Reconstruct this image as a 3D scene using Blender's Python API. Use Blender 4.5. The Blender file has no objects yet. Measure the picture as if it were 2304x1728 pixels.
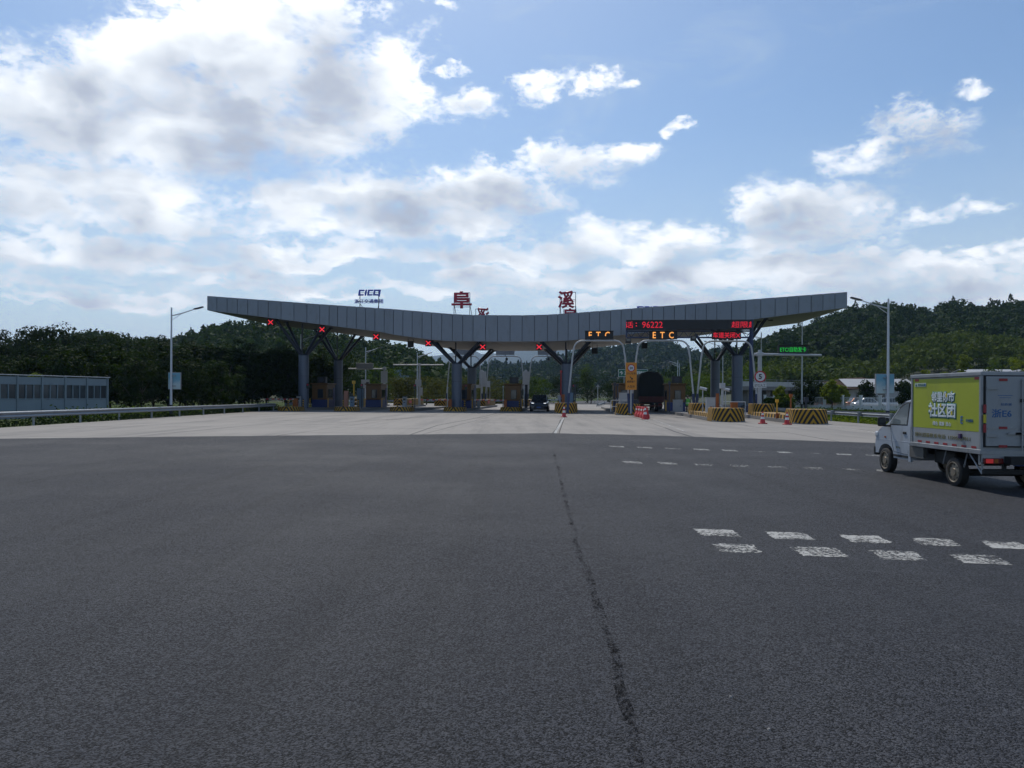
import bpy, bmesh, math, random
import numpy as np
from mathutils import Vector, Matrix
random.seed(3)
rng = np.random.default_rng(5)
sc = bpy.context.scene
C = sc.collection

# ------------------------------------------------------------------ camera
F, CX, HY, H, ROLL = 1731.0, 1152.0, 889.0, 1.7, math.radians(0.3)
cam_d = bpy.data.cameras.new('camera')
cam = bpy.data.objects.new('camera', cam_d)
C.objects.link(cam)
cam_d.sensor_width = 36
cam_d.lens = 36 * F / 2304
cam_d.shift_y = (HY - 864) / 2304
cam_d.clip_end = 30000
c_, s_ = math.cos(ROLL), math.sin(ROLL)
cam.matrix_world = Matrix(((c_, -s_, 0, 0), (0, 0, -1, 0), (s_, c_, 0, H), (0, 0, 0, 1)))
sc.camera = cam

# ------------------------------------------------------------------ light
SUN_AZ, SUN_EL = math.radians(-14), math.radians(54)     # azimuth from +Y towards +X
sun_d = bpy.data.lights.new('sun', 'SUN')
sun_d.energy = 4.4
sun_d.angle = math.radians(0.5)
sun_d.color = (1.0, 0.95, 0.87)
sun = bpy.data.objects.new('sun', sun_d)
C.objects.link(sun)
sdir = Vector((math.sin(SUN_AZ) * math.cos(SUN_EL), math.cos(SUN_AZ) * math.cos(SUN_EL), math.sin(SUN_EL)))
sun.rotation_euler = sdir.to_track_quat('Z', 'Y').to_euler()
sun.location = (0, 0, 60)
vs = sc.view_settings
vs.view_transform = 'Standard'
vs.look = 'None'
vs.gamma = 1
vs.exposure = -0.52
vs.use_curve_mapping = False
sc.cycles.use_denoising = True
sc.cycles.use_adaptive_sampling = True
sc.cycles.adaptive_threshold = 0.02
sc.cycles.adaptive_min_samples = 16
sc.cycles.max_bounces = 6
sc.cycles.diffuse_bounces = 3
sc.cycles.glossy_bounces = 3
sc.cycles.transmission_bounces = 4
sc.cycles.transparent_max_bounces = 10
sc.cycles.volume_bounces = 0
sc.cycles.caustics_reflective = False
sc.cycles.caustics_refractive = False

# ------------------------------------------------------------------ sky with clouds (world)
world = bpy.data.worlds.new('World')
sc.world = world
world.use_nodes = True
world.cycles.sampling_method = 'MANUAL'
world.cycles.sample_map_resolution = 512


class NG:
    """small helper to write node trees as expressions"""
    def __init__(self, nt):
        self.nt = nt
    def n(self, t, **kw):
        nd = self.nt.nodes.new(t)
        for k, v in kw.items():
            setattr(nd, k, v)
        return nd
    def put(self, sock, v):
        if v is None:
            return
        if isinstance(v, bpy.types.NodeSocket):
            self.nt.links.new(v, sock)
        else:
            sock.default_value = v
    def m(self, op, a, b=None, c=None, clamp=False):
        nd = self.n('ShaderNodeMath', operation=op, use_clamp=clamp)
        self.put(nd.inputs[0], a); self.put(nd.inputs[1], b); self.put(nd.inputs[2], c)
        return nd.outputs[0]
    def v(self, op, a, b=None, scale=None):
        nd = self.n('ShaderNodeVectorMath', operation=op)
        self.put(nd.inputs[0], a)
        if b is not None: self.put(nd.inputs[1], b)
        if scale is not None: self.put(nd.inputs['Scale'], scale)
        return nd.outputs['Value'] if op in ('DOT_PRODUCT', 'LENGTH') else nd.outputs[0]
    def noise(self, vec, scale, detail=3, rough=.55, dist=0., out='Fac'):
        nd = self.n('ShaderNodeTexNoise')
        if vec is not None: self.put(nd.inputs['Vector'], vec)
        nd.inputs['Scale'].default_value = scale
        nd.inputs['Detail'].default_value = detail
        nd.inputs['Roughness'].default_value = rough
        nd.inputs['Distortion'].default_value = dist
        return nd.outputs[out]
    def smooth(self, x, a, b, lo=0., hi=1.):
        nd = self.n('ShaderNodeMapRange', interpolation_type='SMOOTHSTEP')
        self.put(nd.inputs[0], x)
        for i, q in enumerate((a, b, lo, hi)): nd.inputs[i + 1].default_value = q
        return nd.outputs[0]
    def mix(self, f, a, b, blend='MIX'):
        nd = self.n('ShaderNodeMix', data_type='RGBA', blend_type=blend)
        self.put(nd.inputs[0], f)
        self.put(nd.inputs[6], (*a, 1) if isinstance(a, tuple) and len(a) == 3 else a)
        self.put(nd.inputs[7], (*b, 1) if isinstance(b, tuple) and len(b) == 3 else b)
        return nd.outputs[2]


# cloud banks of the day: direction (in units of 1/2212 of the frame's width), radii, strength
BANKS = [(540,100,230,100,1.3),(400,210,290,100,1.3),(700,185,200,120,1.3),(150,235,190,80,1.2),(640,275,150,50,1.1),(250,290,250,60,1.2),
 (830,160,90,60,.9),(560,10,200,60,1.2),(60,385,150,45,.9),(230,430,260,60,1.05),(450,345,100,22,.8),(350,485,200,32,.9),
 (620,435,130,38,.9),(800,425,180,45,1.05),(980,415,140,45,1.05),(1110,395,130,55,1.),(1250,360,110,45,.8),(1340,325,70,24,.7),
 (700,490,200,30,.9),(900,485,200,30,.9),(1010,220,52,26,.8),(1150,195,55,32,.8),(1285,170,55,34,.8),(1345,183,22,12,.6),(975,160,42,13,.6),
 (1475,275,22,18,.6),(1970,260,75,45,.85),(1890,340,110,28,.75),(1820,330,45,18,.6),(2095,180,35,14,.7),(1865,225,10,22,.5),
 (1640,450,60,50,1.),(1715,435,80,40,1.05),(1810,465,90,42,1.),(1710,505,160,35,1.1),(1480,505,80,28,.95),(1285,515,85,36,.95),(1220,545,100,25,.9),
 (1390,545,140,28,.9),(1990,452,62,17,.75),(2130,445,38,14,.7),(1700,575,300,28,.9),(2000,570,260,30,.85),(1450,600,280,20,.75),
 (620,572,130,14,.75),(450,592,150,16,.75),(150,560,160,26,.8),(60,515,90,24,.8),(310,556,120,22,.8),(250,645,220,16,.7),(1000,600,120,14,.7),
 (1090,560,120,20,.8),(900,628,200,12,.65),(1500,645,300,12,.6),(700,645,120,10,.6),(2050,640,200,14,.6),(950,8,50,14,.4),(300,640,130,20,.6),(520,545,160,14,.6),(780,560,160,14,.6),(120,610,200,12,.6),(1250,600,160,16,.7),(1850,600,220,16,.75),(2150,600,150,18,.7),(1700,635,200,10,.6),(560,625,150,10,.55),(860,560,160,20,.5),(400,395,90,20,.5),(1040,505,120,22,.7),(880,230,30,18,.5),(905,190,40,20,.5)]

grp = bpy.data.node_groups.new('cloud_density', 'ShaderNodeTree')
grp.interface.new_socket('Dir', in_out='INPUT', socket_type='NodeSocketVector')
grp.interface.new_socket('D', in_out='OUTPUT', socket_type='NodeSocketFloat')
grp.interface.new_socket('S', in_out='OUTPUT', socket_type='NodeSocketFloat')
grp.interface.new_socket('U', in_out='OUTPUT', socket_type='NodeSocketFloat')
g = NG(grp)
gi = g.n('NodeGroupInput'); go = g.n('NodeGroupOutput')
sep = g.n('ShaderNodeSeparateXYZ'); g.put(sep.inputs[0], gi.outputs[0])
az = g.m('ARCTAN2', sep.outputs[0], sep.outputs[1])
el = g.m('ARCSINE', sep.outputs[2])
comb = g.n('ShaderNodeCombineXYZ'); g.put(comb.inputs[0], az); g.put(comb.inputs[1], el)
stretch = g.v('MULTIPLY', gi.outputs[0], (1, 1, 1.7))
w1 = g.noise(stretch, 9, 3, .6, out='Color')
P = g.v('ADD', comb.outputs[0], g.v('MULTIPLY', g.v('SUBTRACT', w1, (.5, .5, .5)), (.085, .055, 0)))
w2 = g.noise(stretch, 34, 3, .6, out='Color')
P = g.v('ADD', P, g.v('MULTIPLY', g.v('SUBTRACT', w2, (.5, .5, .5)), (.040, .026, 0)))
run = run_up = None
UPV = (-.012, .030)                                 # towards the sun: what lies above a point shades it
for (bx_, by_, rx_, ry_, w_) in BANKS:
    w_ = w_ + (.18 if by_ > 535 else 0.)
    px_, py_ = bx_ * 1.0416, by_ * 1.0416
    a_ = math.atan((px_ - CX) / F)
    e_ = math.atan((HY - py_) / F * math.cos(a_))
    kx_, ky_ = F / (rx_ * 1.0416), F / (ry_ * 1.0416)
    ma = g.n('ShaderNodeVectorMath', operation='MULTIPLY_ADD')
    g.put(ma.inputs[0], P); ma.inputs[1].default_value = (kx_, ky_, 0); ma.inputs[2].default_value = (-a_ * kx_, -e_ * ky_, 0)
    q = ma.outputs[0]
    val = g.m('MULTIPLY_ADD', g.v('DOT_PRODUCT', q, q), -.62 * w_, w_)
    ox_, oy_ = UPV[0] * kx_, UPV[1] * ky_
    cst = w_ * -.62
    up = g.m('ADD', g.v('DOT_PRODUCT', q, (2 * ox_ * cst, 2 * oy_ * cst, 0)), g.m('ADD', val, cst * (ox_ * ox_ + oy_ * oy_)))
    run = val if run is None else g.m('SMOOTH_MAX', run, val, .22)
    run_up = up if run_up is None else g.m('SMOOTH_MAX', run_up, up, .22)
run = g.m('MAXIMUM', run, -1.0)
run_up = g.m('MAXIMUM', run_up, -1.0)
def billow(g, stretch, fld, fld_up, o):
    fb = g.noise(stretch, 13, 10, .67, .15)
    fb3 = g.noise(stretch, 40, 4, .6)
    D = g.m('ADD', fld, g.m('MULTIPLY_ADD', fb, 3.8, -2.17))
    g.put(o.inputs[0], g.m('ADD', D, g.m('MULTIPLY_ADD', g.m('ABSOLUTE', g.m('MULTIPLY_ADD', fb3, 2., -1.)), -.8, .10)))
    soft = g.noise(stretch, 11, 4, .5, .3)
    g.put(o.inputs[1], g.m('ADD', fld, g.m('MULTIPLY_ADD', soft, 5.2, -2.55)))
    soft_up = g.noise(g.v('ADD', stretch, (-.012, 0, .05)), 11, 3, .5, .3)
    g.put(o.inputs[2], g.m('ADD', fld_up, g.m('MULTIPLY_ADD', soft_up, 5.2, -2.55)))
billow(g, stretch, run, run_up, go)
# generic cover of the same kind everywhere the frame does not reach
grp2 = bpy.data.node_groups.new('cloud_density_all_round', 'ShaderNodeTree')
grp2.interface.new_socket('Dir', in_out='INPUT', socket_type='NodeSocketVector')
grp2.interface.new_socket('D', in_out='OUTPUT', socket_type='NodeSocketFloat')
grp2.interface.new_socket('S', in_out='OUTPUT', socket_type='NodeSocketFloat')
grp2.interface.new_socket('U', in_out='OUTPUT', socket_type='NodeSocketFloat')
g2 = NG(grp2)
gi2 = g2.n('NodeGroupInput'); go2 = g2.n('NodeGroupOutput')
st2 = g2.v('MULTIPLY', gi2.outputs[0], (1, 1, 1.7))
gen = g2.m('MINIMUM', g2.m('MULTIPLY_ADD', g2.noise(st2, 2.6, 2, .5), 5.0, -3.25), 1.2)
gen_up = g2.m('MINIMUM', g2.m('MULTIPLY_ADD', g2.noise(g2.v('ADD', st2, (-.012, 0, .05)), 2.6, 2, .5), 5.0, -3.25), 1.2)
billow(g2, st2, gen, gen_up, go2)

w = NG(world.node_tree)
world.node_tree.nodes.clear()
out = w.n('ShaderNodeOutputWorld')
SKY_STRENGTH = 0.15
sky = w.n('ShaderNodeTexSky', sky_type='NISHITA')
sky.sun_disc = False
sky.sun_elevation = SUN_EL
sky.sun_rotation = SUN_AZ
sky.air_density = 1.1
sky.dust_density = 1.0
sky.ozone_density = 1.6
tc = w.n('ShaderNodeTexCoord')
dirv = w.v('NORMALIZE', tc.outputs['Generated'])
sepd = w.n('ShaderNodeSeparateXYZ'); w.put(sepd.inputs[0], dirv)
CLOUD_W, CLOUD_M, CLOUD_G, HORIZON = (11.8, 11.8, 11.7), (8.4, 8.8, 9.2), (4.6, 5.0, 5.8), (6.3, 7.3, 8.2)
sund = w.m('MAXIMUM', w.v('DOT_PRODUCT', dirv, tuple(sdir)), 0.)
glow = w.m('POWER', sund, 7.)                       # forward scattering round the sun
def sky_with_clouds(group):
    d1 = w.n('ShaderNodeGroup', node_tree=group); w.put(d1.inputs[0], dirv)
    hard = w.smooth(d1.outputs[0], -.16, .70); soft = w.smooth(d1.outputs[0], -.55, .95)
    flat = w.noise(w.v('MULTIPLY', dirv, (1, 1, 2.2)), 4.0, 4, .6, .6)
    # tops (little cloud above them) are crisp, undersides dissolve
    under = w.smooth(w.m('SUBTRACT', d1.outputs[2], d1.outputs[1]), -.35, .55)
    sel = w.m('MAXIMUM', under, w.smooth(flat, .42, .64))
    fm = w.n('ShaderNodeMix', data_type='FLOAT'); w.put(fm.inputs[0], sel); w.put(fm.inputs[2], hard); w.put(fm.inputs[3], soft)
    alpha = fm.outputs[0]
    thick = w.m('MULTIPLY_ADD', d1.outputs[2], .60, w.m('ADD', w.m('MULTIPLY', d1.outputs[0], .22), w.m('MULTIPLY', d1.outputs[1], .18)))
    ccol = w.mix(w.smooth(thick, .45, 1.75), w.mix(w.smooth(thick, -.1, .85), CLOUD_W, CLOUD_M), CLOUD_G)
    ccol = w.mix(1., ccol, w.mix(glow, (.93, .95, .98), (1.6, 1.57, 1.5)), 'MULTIPLY')
    vn = w.noise(w.v('MULTIPLY', dirv, (1, 1, 3.2)), 3.4, 7, .62, .8)
    veil = w.smooth(vn, .46, .82, 0, .40)
    low = w.smooth(sepd.outputs[2], .0, .36, .74, .04)
    lown = w.m('MULTIPLY', low, w.smooth(vn, .2, .7, .75, 1.15))
    skyb = w.mix(1., sky.outputs[0], w.mix(glow, (.76, .92, 1.06), (1.05, 1.12, 1.16)), 'MULTIPLY')
    skyc = w.mix(w.m('MAXIMUM', veil, lown), skyb, HORIZON)
    col = w.mix(w.m('MULTIPLY', alpha, .95), skyc, ccol)
    b = w.n('ShaderNodeBackground'); b.inputs['Strength'].default_value = SKY_STRENGTH
    w.put(b.inputs['Color'], col)
    return b.outputs[0]
azw = w.m('ABSOLUTE', w.m('ARCTAN2', sepd.outputs[0], sepd.outputs[1]))
outside = w.m('MAXIMUM', w.smooth(azw, .62, .78), w.smooth(sepd.outputs[2], .45, .57))
mxs = w.n('ShaderNodeMixShader')
w.put(mxs.inputs[0], outside); w.put(mxs.inputs[1], sky_with_clouds(grp)); w.put(mxs.inputs[2], sky_with_clouds(grp2))
w.put(out.inputs['Surface'], mxs.outputs[0])

# ------------------------------------------------------------------ frames of reference
TH = math.radians(4.5)                      # the plaza's long axis lies 4.5 degrees right of the view axis
CT, ST = math.cos(TH), math.sin(TH)
RZ = -TH
def W(u, v, z=0.): return Vector((u * CT + v * ST, -u * ST + v * CT, z))
def ray(px, py):
    cx, cy = (px - CX) / F, (HY - py) / F
    return cx * c_ - cy * s_, cx * s_ + cy * c_
def at(px, py, Y):
    x, z = ray(px, py); return Vector((x * Y, Y, H + z * Y))
def ground(px, py):
    x, z = ray(px, py); Y = -H / z; return Vector((x * Y, Y, 0))
def onv(px, py, v):
    x, z = ray(px, py); Y = v / (x * ST + CT); X = x * Y
    return X * CT - Y * ST, H + z * Y        # u, z
def uv(px, py, Y):
    p = at(px, py, Y); return p.x * CT - p.y * ST, p.x * ST + p.y * CT, p.z

# ------------------------------------------------------------------ materials
MATS = {}
def mat(name, col, rough=.6, metal=0., var=.15, scale=3., bump=0., bscale=40., dirt=0., coat=0., spec=.5, rnd=0.):
    if name in MATS: return MATS[name]
    m = bpy.data.materials.new(name); m.use_nodes = True
    n = NG(m.node_tree); b = m.node_tree.nodes['Principled BSDF']
    tcx = n.n('ShaderNodeTexCoord').outputs['Object']
    nz = n.noise(tcx, scale, 4, .6)
    lo = tuple(c * (1 - var) for c in col); hi = tuple(min(1, c * (1 + var)) for c in col)
    cc = n.mix(nz, lo, hi)
    if dirt:
        d = n.smooth(n.noise(n.v('MULTIPLY', tcx, (1, 1, .35)), 2.2, 6, .65), .5, .75, 0, dirt)
        cc = n.mix(d, cc, (.12, .105, .085))
    if rnd:
        r_ = n.n('ShaderNodeObjectInfo').outputs['Random']
        cc = n.mix(n.m('MULTIPLY', r_, rnd), cc, tuple(c * .45 for c in col))
    n.put(b.inputs['Base Color'], cc)
    n.put(b.inputs['Roughness'], n.smooth(nz, 0, 1, max(.02, rough - .08), min(1, rough + .08)))
    b.inputs['Metallic'].default_value = metal
    b.inputs['Coat Weight'].default_value = coat
    b.inputs['Specular IOR Level'].default_value = spec
    if bump:
        bp = n.n('ShaderNodeBump'); bp.inputs['Strength'].default_value = bump; bp.inputs['Distance'].default_value = .02
        n.put(bp.inputs['Height'], n.noise(tcx, bscale, 3, .6)); n.put(b.inputs['Normal'], bp.outputs[0])
    MATS[name] = m
    return m
def emit(name, col, st):
    if name in MATS: return MATS[name]
    m = bpy.data.materials.new(name); m.use_nodes = True
    n = NG(m.node_tree); b = m.node_tree.nodes['Principled BSDF']
    nz = n.noise(n.n('ShaderNodeTexCoord').outputs['Object'], 60, 1)
    b.inputs['Base Color'].default_value = (*[c * .3 for c in col], 1)
    n.put(b.inputs['Emission Color'], n.mix(nz, tuple(c * .8 for c in col), col))
    b.inputs['Emission Strength'].default_value = st
    MATS[name] = m
    return m
def leafmat(name, col, col2, trans=.35):
    m = bpy.data.materials.new(name); m.use_nodes = True
    nt = m.node_tree; nt.nodes.clear(); n = NG(nt)
    o = n.n('ShaderNodeOutputMaterial')
    geo = n.n('ShaderNodeNewGeometry'); oi = n.n('ShaderNodeObjectInfo')
    nz = n.noise(geo.outputs['Position'], .35, 3, .6)
    f = n.m('ADD', n.m('MULTIPLY', nz, .55), n.m('MULTIPLY', geo.outputs['Random Per Island'], .5))
    f = n.m('ADD', f, n.m('MULTIPLY_ADD', oi.outputs['Random'], .4, -.22), clamp=True)
    cc = n.mix(f, col, col2)
    d = n.n('ShaderNodeBsdfPrincipled'); n.put(d.inputs['Base Color'], cc); d.inputs['Roughness'].default_value = .75
    d.inputs['Specular IOR Level'].default_value = .08
    t = n.n('ShaderNodeBsdfTranslucent'); n.put(t.inputs[0], n.mix(1., cc, (1.15, 1.2, .5), 'MULTIPLY'))
    mx = n.n('ShaderNodeMixShader'); mx.inputs[0].default_value = trans
    nt.links.new(d.outputs[0], mx.inputs[1]); nt.links.new(t.outputs[0], mx.inputs[2]); nt.links.new(mx.outputs[0], o.inputs[0])
    MATS[name] = m
    return m
def glassmat(name, col, rough=.05):
    m = mat(name, col, rough, 0, .1); return m

M_white = mat('white_paint', (.40, .42, .44), .45, dirt=.3)
M_steel = mat('galvanised_steel', (.27, .29, .31), .48, .5, .2, 6, dirt=.25)
M_lamp = mat('lamp_pole_paint', (.50, .53, .58), .4, .2, .1)
M_dark = mat('black_housing', (.012, .013, .016), .5)
M_strut = mat('dark_steel_paint', (.02, .026, .042), .45)
M_navy = mat('navy_paint', (.018, .035, .10), .5, dirt=.1)
M_fascia = mat('aluminium_cladding', (.235, .26, .30), .42, .15, .07, .6, spec=.5, dirt=.28, rnd=.20)
M_soffit = mat('soffit_cladding', (.36, .355, .34), .55, 0, .08, .5, dirt=.15)
M_col = mat('column_cladding', (.105, .125, .165), .45, .2, .08, 1., dirt=.15)
M_conc = mat('kerb_concrete', (.19, .18, .17), .85, 0, .2, 2., .4, 30, .35)
M_orange = mat('orange_cabinet_paint', (.30, .08, .010), .5, dirt=.25)
M_booth = mat('booth_orange_paint', (.125, .056, .008), .5, dirt=.4)
M_boothblue = mat('booth_blue_paint', (.02, .035, .13), .5, dirt=.15)
M_glass = mat('dark_window_glass', (.02, .028, .035), .06, 0, .1, spec=.8)
M_red = mat('red_plastic', (.50, .03, .035), .45, dirt=.15)
M_coneWhite = mat('reflective_white', (.75, .75, .72), .4)
M_rubber = mat('black_rubber', (.018, .017, .016), .8, 0, .3, 20)
M_grey = mat('grey_cabinet_paint', (.27, .285, .30), .5, dirt=.2)
M_blgrey = mat('kiosk_blue_grey', (.14, .21, .28), .5, dirt=.1)
M_yel = mat('yellow_paint', (.62, .34, .02), .5, dirt=.2)
M_signred = mat('sign_red_plastic', (.38, .02, .05), .4)
M_signblue = mat('sign_blue_plastic', (.05, .09, .50), .4)
E_red = emit('red_led', (1., .02, .05), .95)
E_redx = emit('red_lane_led', (1., .03, .05), 1.6)
E_amb = emit('amber_led', (1., .40, .09), 1.7)
E_grn = emit('green_led', (.03, .9, .10), .7)

def chevron(name, yel=(.42, .225, .008), period=.36, slope=.6):
    m = bpy.data.materials.new(name); m.use_nodes = True
    n = NG(m.node_tree); b = m.node_tree.nodes['Principled BSDF']
    o = n.n('ShaderNodeTexCoord').outputs['Object']
    sp = n.n('ShaderNodeSeparateXYZ'); n.put(sp.inputs[0], o)
    s = n.m('ADD', n.m('ABSOLUTE', sp.outputs[0]), n.m('MULTIPLY', sp.outputs[2], slope))
    s = n.m('ADD', s, sp.outputs[1])
    fr = n.m('FRACT', n.m('DIVIDE', s, period))
    f = n.smooth(n.m('ABSOLUTE', n.m('SUBTRACT', fr, .5)), .22, .26)
    dirt = n.smooth(n.noise(o, 3.5, 6, .65), .50, .8, 0, .25)
    cc = n.mix(f, yel, (.009, .009, .009))
    n.put(b.inputs['Base Color'], n.mix(dirt, cc, (.04, .033, .025)))
    b.inputs['Roughness'].default_value = .7
    MATS[name] = m
    return m
M_chev = chevron('chevron_paint')

# ------------------------------------------------------------------ mesh helpers
class MB:
    def __init__(self): self.V = []; self.Fc = []
    def add(self, V, Fc):
        o = len(self.V); self.V += [tuple(v) for v in V]; self.Fc += [tuple(i + o for i in f) for f in Fc]; return self
    def box(self, c, s, rot=None):
        hx, hy, hz = s[0] / 2, s[1] / 2, s[2] / 2
        V = [Vector((x, y, z)) for x in (-hx, hx) for y in (-hy, hy) for z in (-hz, hz)]
        if rot is not None: V = [rot @ v for v in V]
        c = Vector(c)
        return self.add([v + c for v in V], [(0, 1, 3, 2), (4, 6, 7, 5), (0, 4, 5, 1), (2, 3, 7, 6), (0, 2, 6, 4), (1, 5, 7, 3)])
    def cyl(self, p0, p1, r0, r1=None, n=10, cap=True):
        p0, p1 = Vector(p0), Vector(p1); r1 = r0 if r1 is None else r1
        q = (p1 - p0).to_track_quat('Z', 'Y')
        V = []
        for p, r in ((p0, r0), (p1, r1)):
            V += [p + q @ Vector((r * math.cos(2 * math.pi * i / n), r * math.sin(2 * math.pi * i / n), 0)) for i in range(n)]
        Fc = [(i, (i + 1) % n, n + (i + 1) % n, n + i) for i in range(n)]
        if cap: Fc += [tuple(range(n - 1, -1, -1)), tuple(range(n, 2 * n))]
        return self.add(V, Fc)
    def tube(self, pts, r, n=8):
        pts = [Vector(p) for p in pts]; V = []; k = len(pts)
        for i, p in enumerate(pts):
            t = (pts[min(i + 1, k - 1)] - pts[max(i - 1, 0)]).normalized()
            ref = Vector((0, 1, 0)) if abs(t.y) < .9 else Vector((1, 0, 0))
            a = t.cross(ref).normalized(); b = t.cross(a)
            rr = r[i] if isinstance(r, (list, tuple)) else r
            V += [p + a * (rr * math.cos(2 * math.pi * j / n)) + b * (rr * math.sin(2 * math.pi * j / n)) for j in range(n)]
        Fc = [(i * n + j, i * n + (j + 1) % n, (i + 1) * n + (j + 1) % n, (i + 1) * n + j) for i in range(k - 1) for j in range(n)]
        Fc += [tuple(range(n - 1, -1, -1)), tuple(range((k - 1) * n, k * n))]
        return self.add(V, Fc)
    def prism(self, poly, z0, z1, k=1., ctr=None):
        """outline in xy from z0 to z1, top scaled by k about ctr"""
        n = len(poly)
        ctr = ctr or (sum(p[0] for p in poly) / n, sum(p[1] for p in poly) / n)
        V = [(x, y, z0) for x, y in poly] + [(ctr[0] + (x - ctr[0]) * k, ctr[1] + (y - ctr[1]) * k, z1) for x, y in poly]
        return self.add(V, [(i, (i + 1) % n, n + (i + 1) % n, n + i) for i in range(n)] + [tuple(range(n - 1, -1, -1)), tuple(range(n, 2 * n))])
    def slab(self, poly, y0, y1):
        """outline in xz extruded along y"""
        n = len(poly)
        V = [(x, y0, z) for x, z in poly] + [(x, y1, z) for x, z in poly]
        return self.add(V, [(i, (i + 1) % n, n + (i + 1) % n, n + i) for i in range(n)] + [tuple(range(n - 1, -1, -1)), tuple(range(n, 2 * n))])
    def plate(self, poly, x0, x1):
        """outline in yz extruded along x"""
        n = len(poly)
        V = [(x0, y, z) for y, z in poly] + [(x1, y, z) for y, z in poly]
        return self.add(V, [(i, (i + 1) % n, n + (i + 1) % n, n + i) for i in range(n)] + [tuple(range(n - 1, -1, -1)), tuple(range(n, 2 * n))])
    def mesh(self, name, fix=True):
        me = bpy.data.meshes.new(name)
        me.from_pydata(self.V, [], self.Fc)
        if fix:
            bm = bmesh.new(); bm.from_mesh(me); bmesh.ops.recalc_face_normals(bm, faces=bm.faces); bm.to_mesh(me); bm.free()
        return me
    def build(self, name, m, parent=None, smooth=False, bevel=0.):
        return put(name, self.mesh(name), m, parent, smooth, bevel)
def put(name, me, m, parent=None, smooth=False, bevel=0.):
    if m is not None and not me.materials: me.materials.append(m)
    o = bpy.data.objects.new(name, me); C.objects.link(o)
    if parent is not None: o.parent = parent
    if smooth:
        for p in me.polygons: p.use_smooth = True
        try: me.set_sharp_from_angle(angle=math.radians(38))
        except Exception: pass
    if bevel:
        b = o.modifiers.new('bevel', 'BEVEL'); b.width = bevel; b.segments = 2; b.limit_method = 'ANGLE'
    return o
def tag(o, label=None, cat=None, group=None, kind=None):
    if label: o['label'] = label
    if cat: o['category'] = cat
    if group: o['group'] = group
    if kind: o['kind'] = kind
    return o
def thing(name, label, cat, loc=(0, 0, 0), rz=0., group=None):
    o = bpy.data.objects.new(name, None); C.objects.link(o)
    o.empty_display_size = .3
    o.location = loc; o.rotation_euler = (0, 0, rz)
    return tag(o, label, cat, group)
def copy_tree(root, loc, rz=None, label=None, scale=None):
    r = root.copy(); C.objects.link(r); r.location = loc
    if rz is not None: r.rotation_euler = (0, 0, rz)
    if scale is not None: r.scale = scale if isinstance(scale, tuple) else (scale,) * 3
    if label: r['label'] = label
    for ch in root.children:
        c = ch.copy(); C.objects.link(c); c.parent = r
        for q in ch.children:
            d = q.copy(); C.objects.link(d); d.parent = c
    return r
def mesh_np(name, V, Q):
    """V (n,3) floats, Q (m,k) faces of k corners"""
    me = bpy.data.meshes.new(name); k = Q.shape[1]
    me.vertices.add(len(V)); me.vertices.foreach_set('co', np.ascontiguousarray(V, dtype=np.float32).ravel())
    me.loops.add(Q.size); me.loops.foreach_set('vertex_index', np.ascontiguousarray(Q, dtype=np.int32).ravel())
    me.polygons.add(len(Q)); me.polygons.foreach_set('loop_start', np.arange(0, Q.size, k, dtype=np.int32))
    me.update(calc_edges=True); me.validate()
    return me
def text(s, width=None, height=None, ext=.01, off=0., shear=0., mirror=False, cut=None):
    """lettering as a mesh in the xz plane facing -y, centred, scaled to width/height; cut=(axis, lo, hi) keeps a slice (0..1)"""
    cu = bpy.data.curves.new('lettering', 'FONT'); cu.body = s; cu.size = 1; cu.extrude = .02; cu.bevel_depth = off; cu.bevel_resolution = 0
    cu.align_x = 'CENTER'; cu.resolution_u = 2; cu.shear = shear
    ob = bpy.data.objects.new('lettering', cu); C.objects.link(ob)
    dg = bpy.context.evaluated_depsgraph_get()
    me = bpy.data.meshes.new_from_object(ob.evaluated_get(dg))
    bpy.data.objects.remove(ob); bpy.data.curves.remove(cu)
    n = len(me.vertices); co = np.empty(n * 3, np.float32); me.vertices.foreach_get('co', co); co = co.reshape(-1, 3)
    lo, hi = co.min(0), co.max(0); ctr = (lo + hi) / 2; sz = hi - lo
    kx = (width / sz[0]) if width else None; kz = (height / sz[1]) if height else None
    kx = kx or kz; kz = kz or kx
    new = np.stack([(co[:, 0] - ctr[0]) * kx * (-1 if mirror else 1), -(co[:, 2]) / max(1e-6, float(np.abs(co[:, 2]).max())) * ext, (co[:, 1] - ctr[1]) * kz], 1)
    me.vertices.foreach_set('co', new.astype(np.float32).ravel()); me.update()
    if cut or mirror:
        bm = bmesh.new(); bm.from_mesh(me)
        if mirror: bmesh.ops.reverse_faces(bm, faces=bm.faces)
        if cut:
            ax, a, b = cut
            tot = sz[0] * kx if ax == 0 else sz[1] * kz
            nrm = (1, 0, 0) if ax == 0 else (0, 0, 1)
            for lim, sgn in ((a, -1), (b, 1)):
                p = (lim - .5) * tot
                co_ = (p, 0, 0) if ax == 0 else (0, 0, p)
                bmesh.ops.bisect_plane(bm, geom=bm.verts[:] + bm.edges[:] + bm.faces[:], plane_co=co_, plane_no=[sgn * q for q in nrm], clear_outer=True)
        bm.to_mesh(me); bm.free()
    return me
def lettering(name, s, pos, m, parent, **kw):
    o = put(name, text(s, **kw), m, parent); o.location = pos; return o

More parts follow.
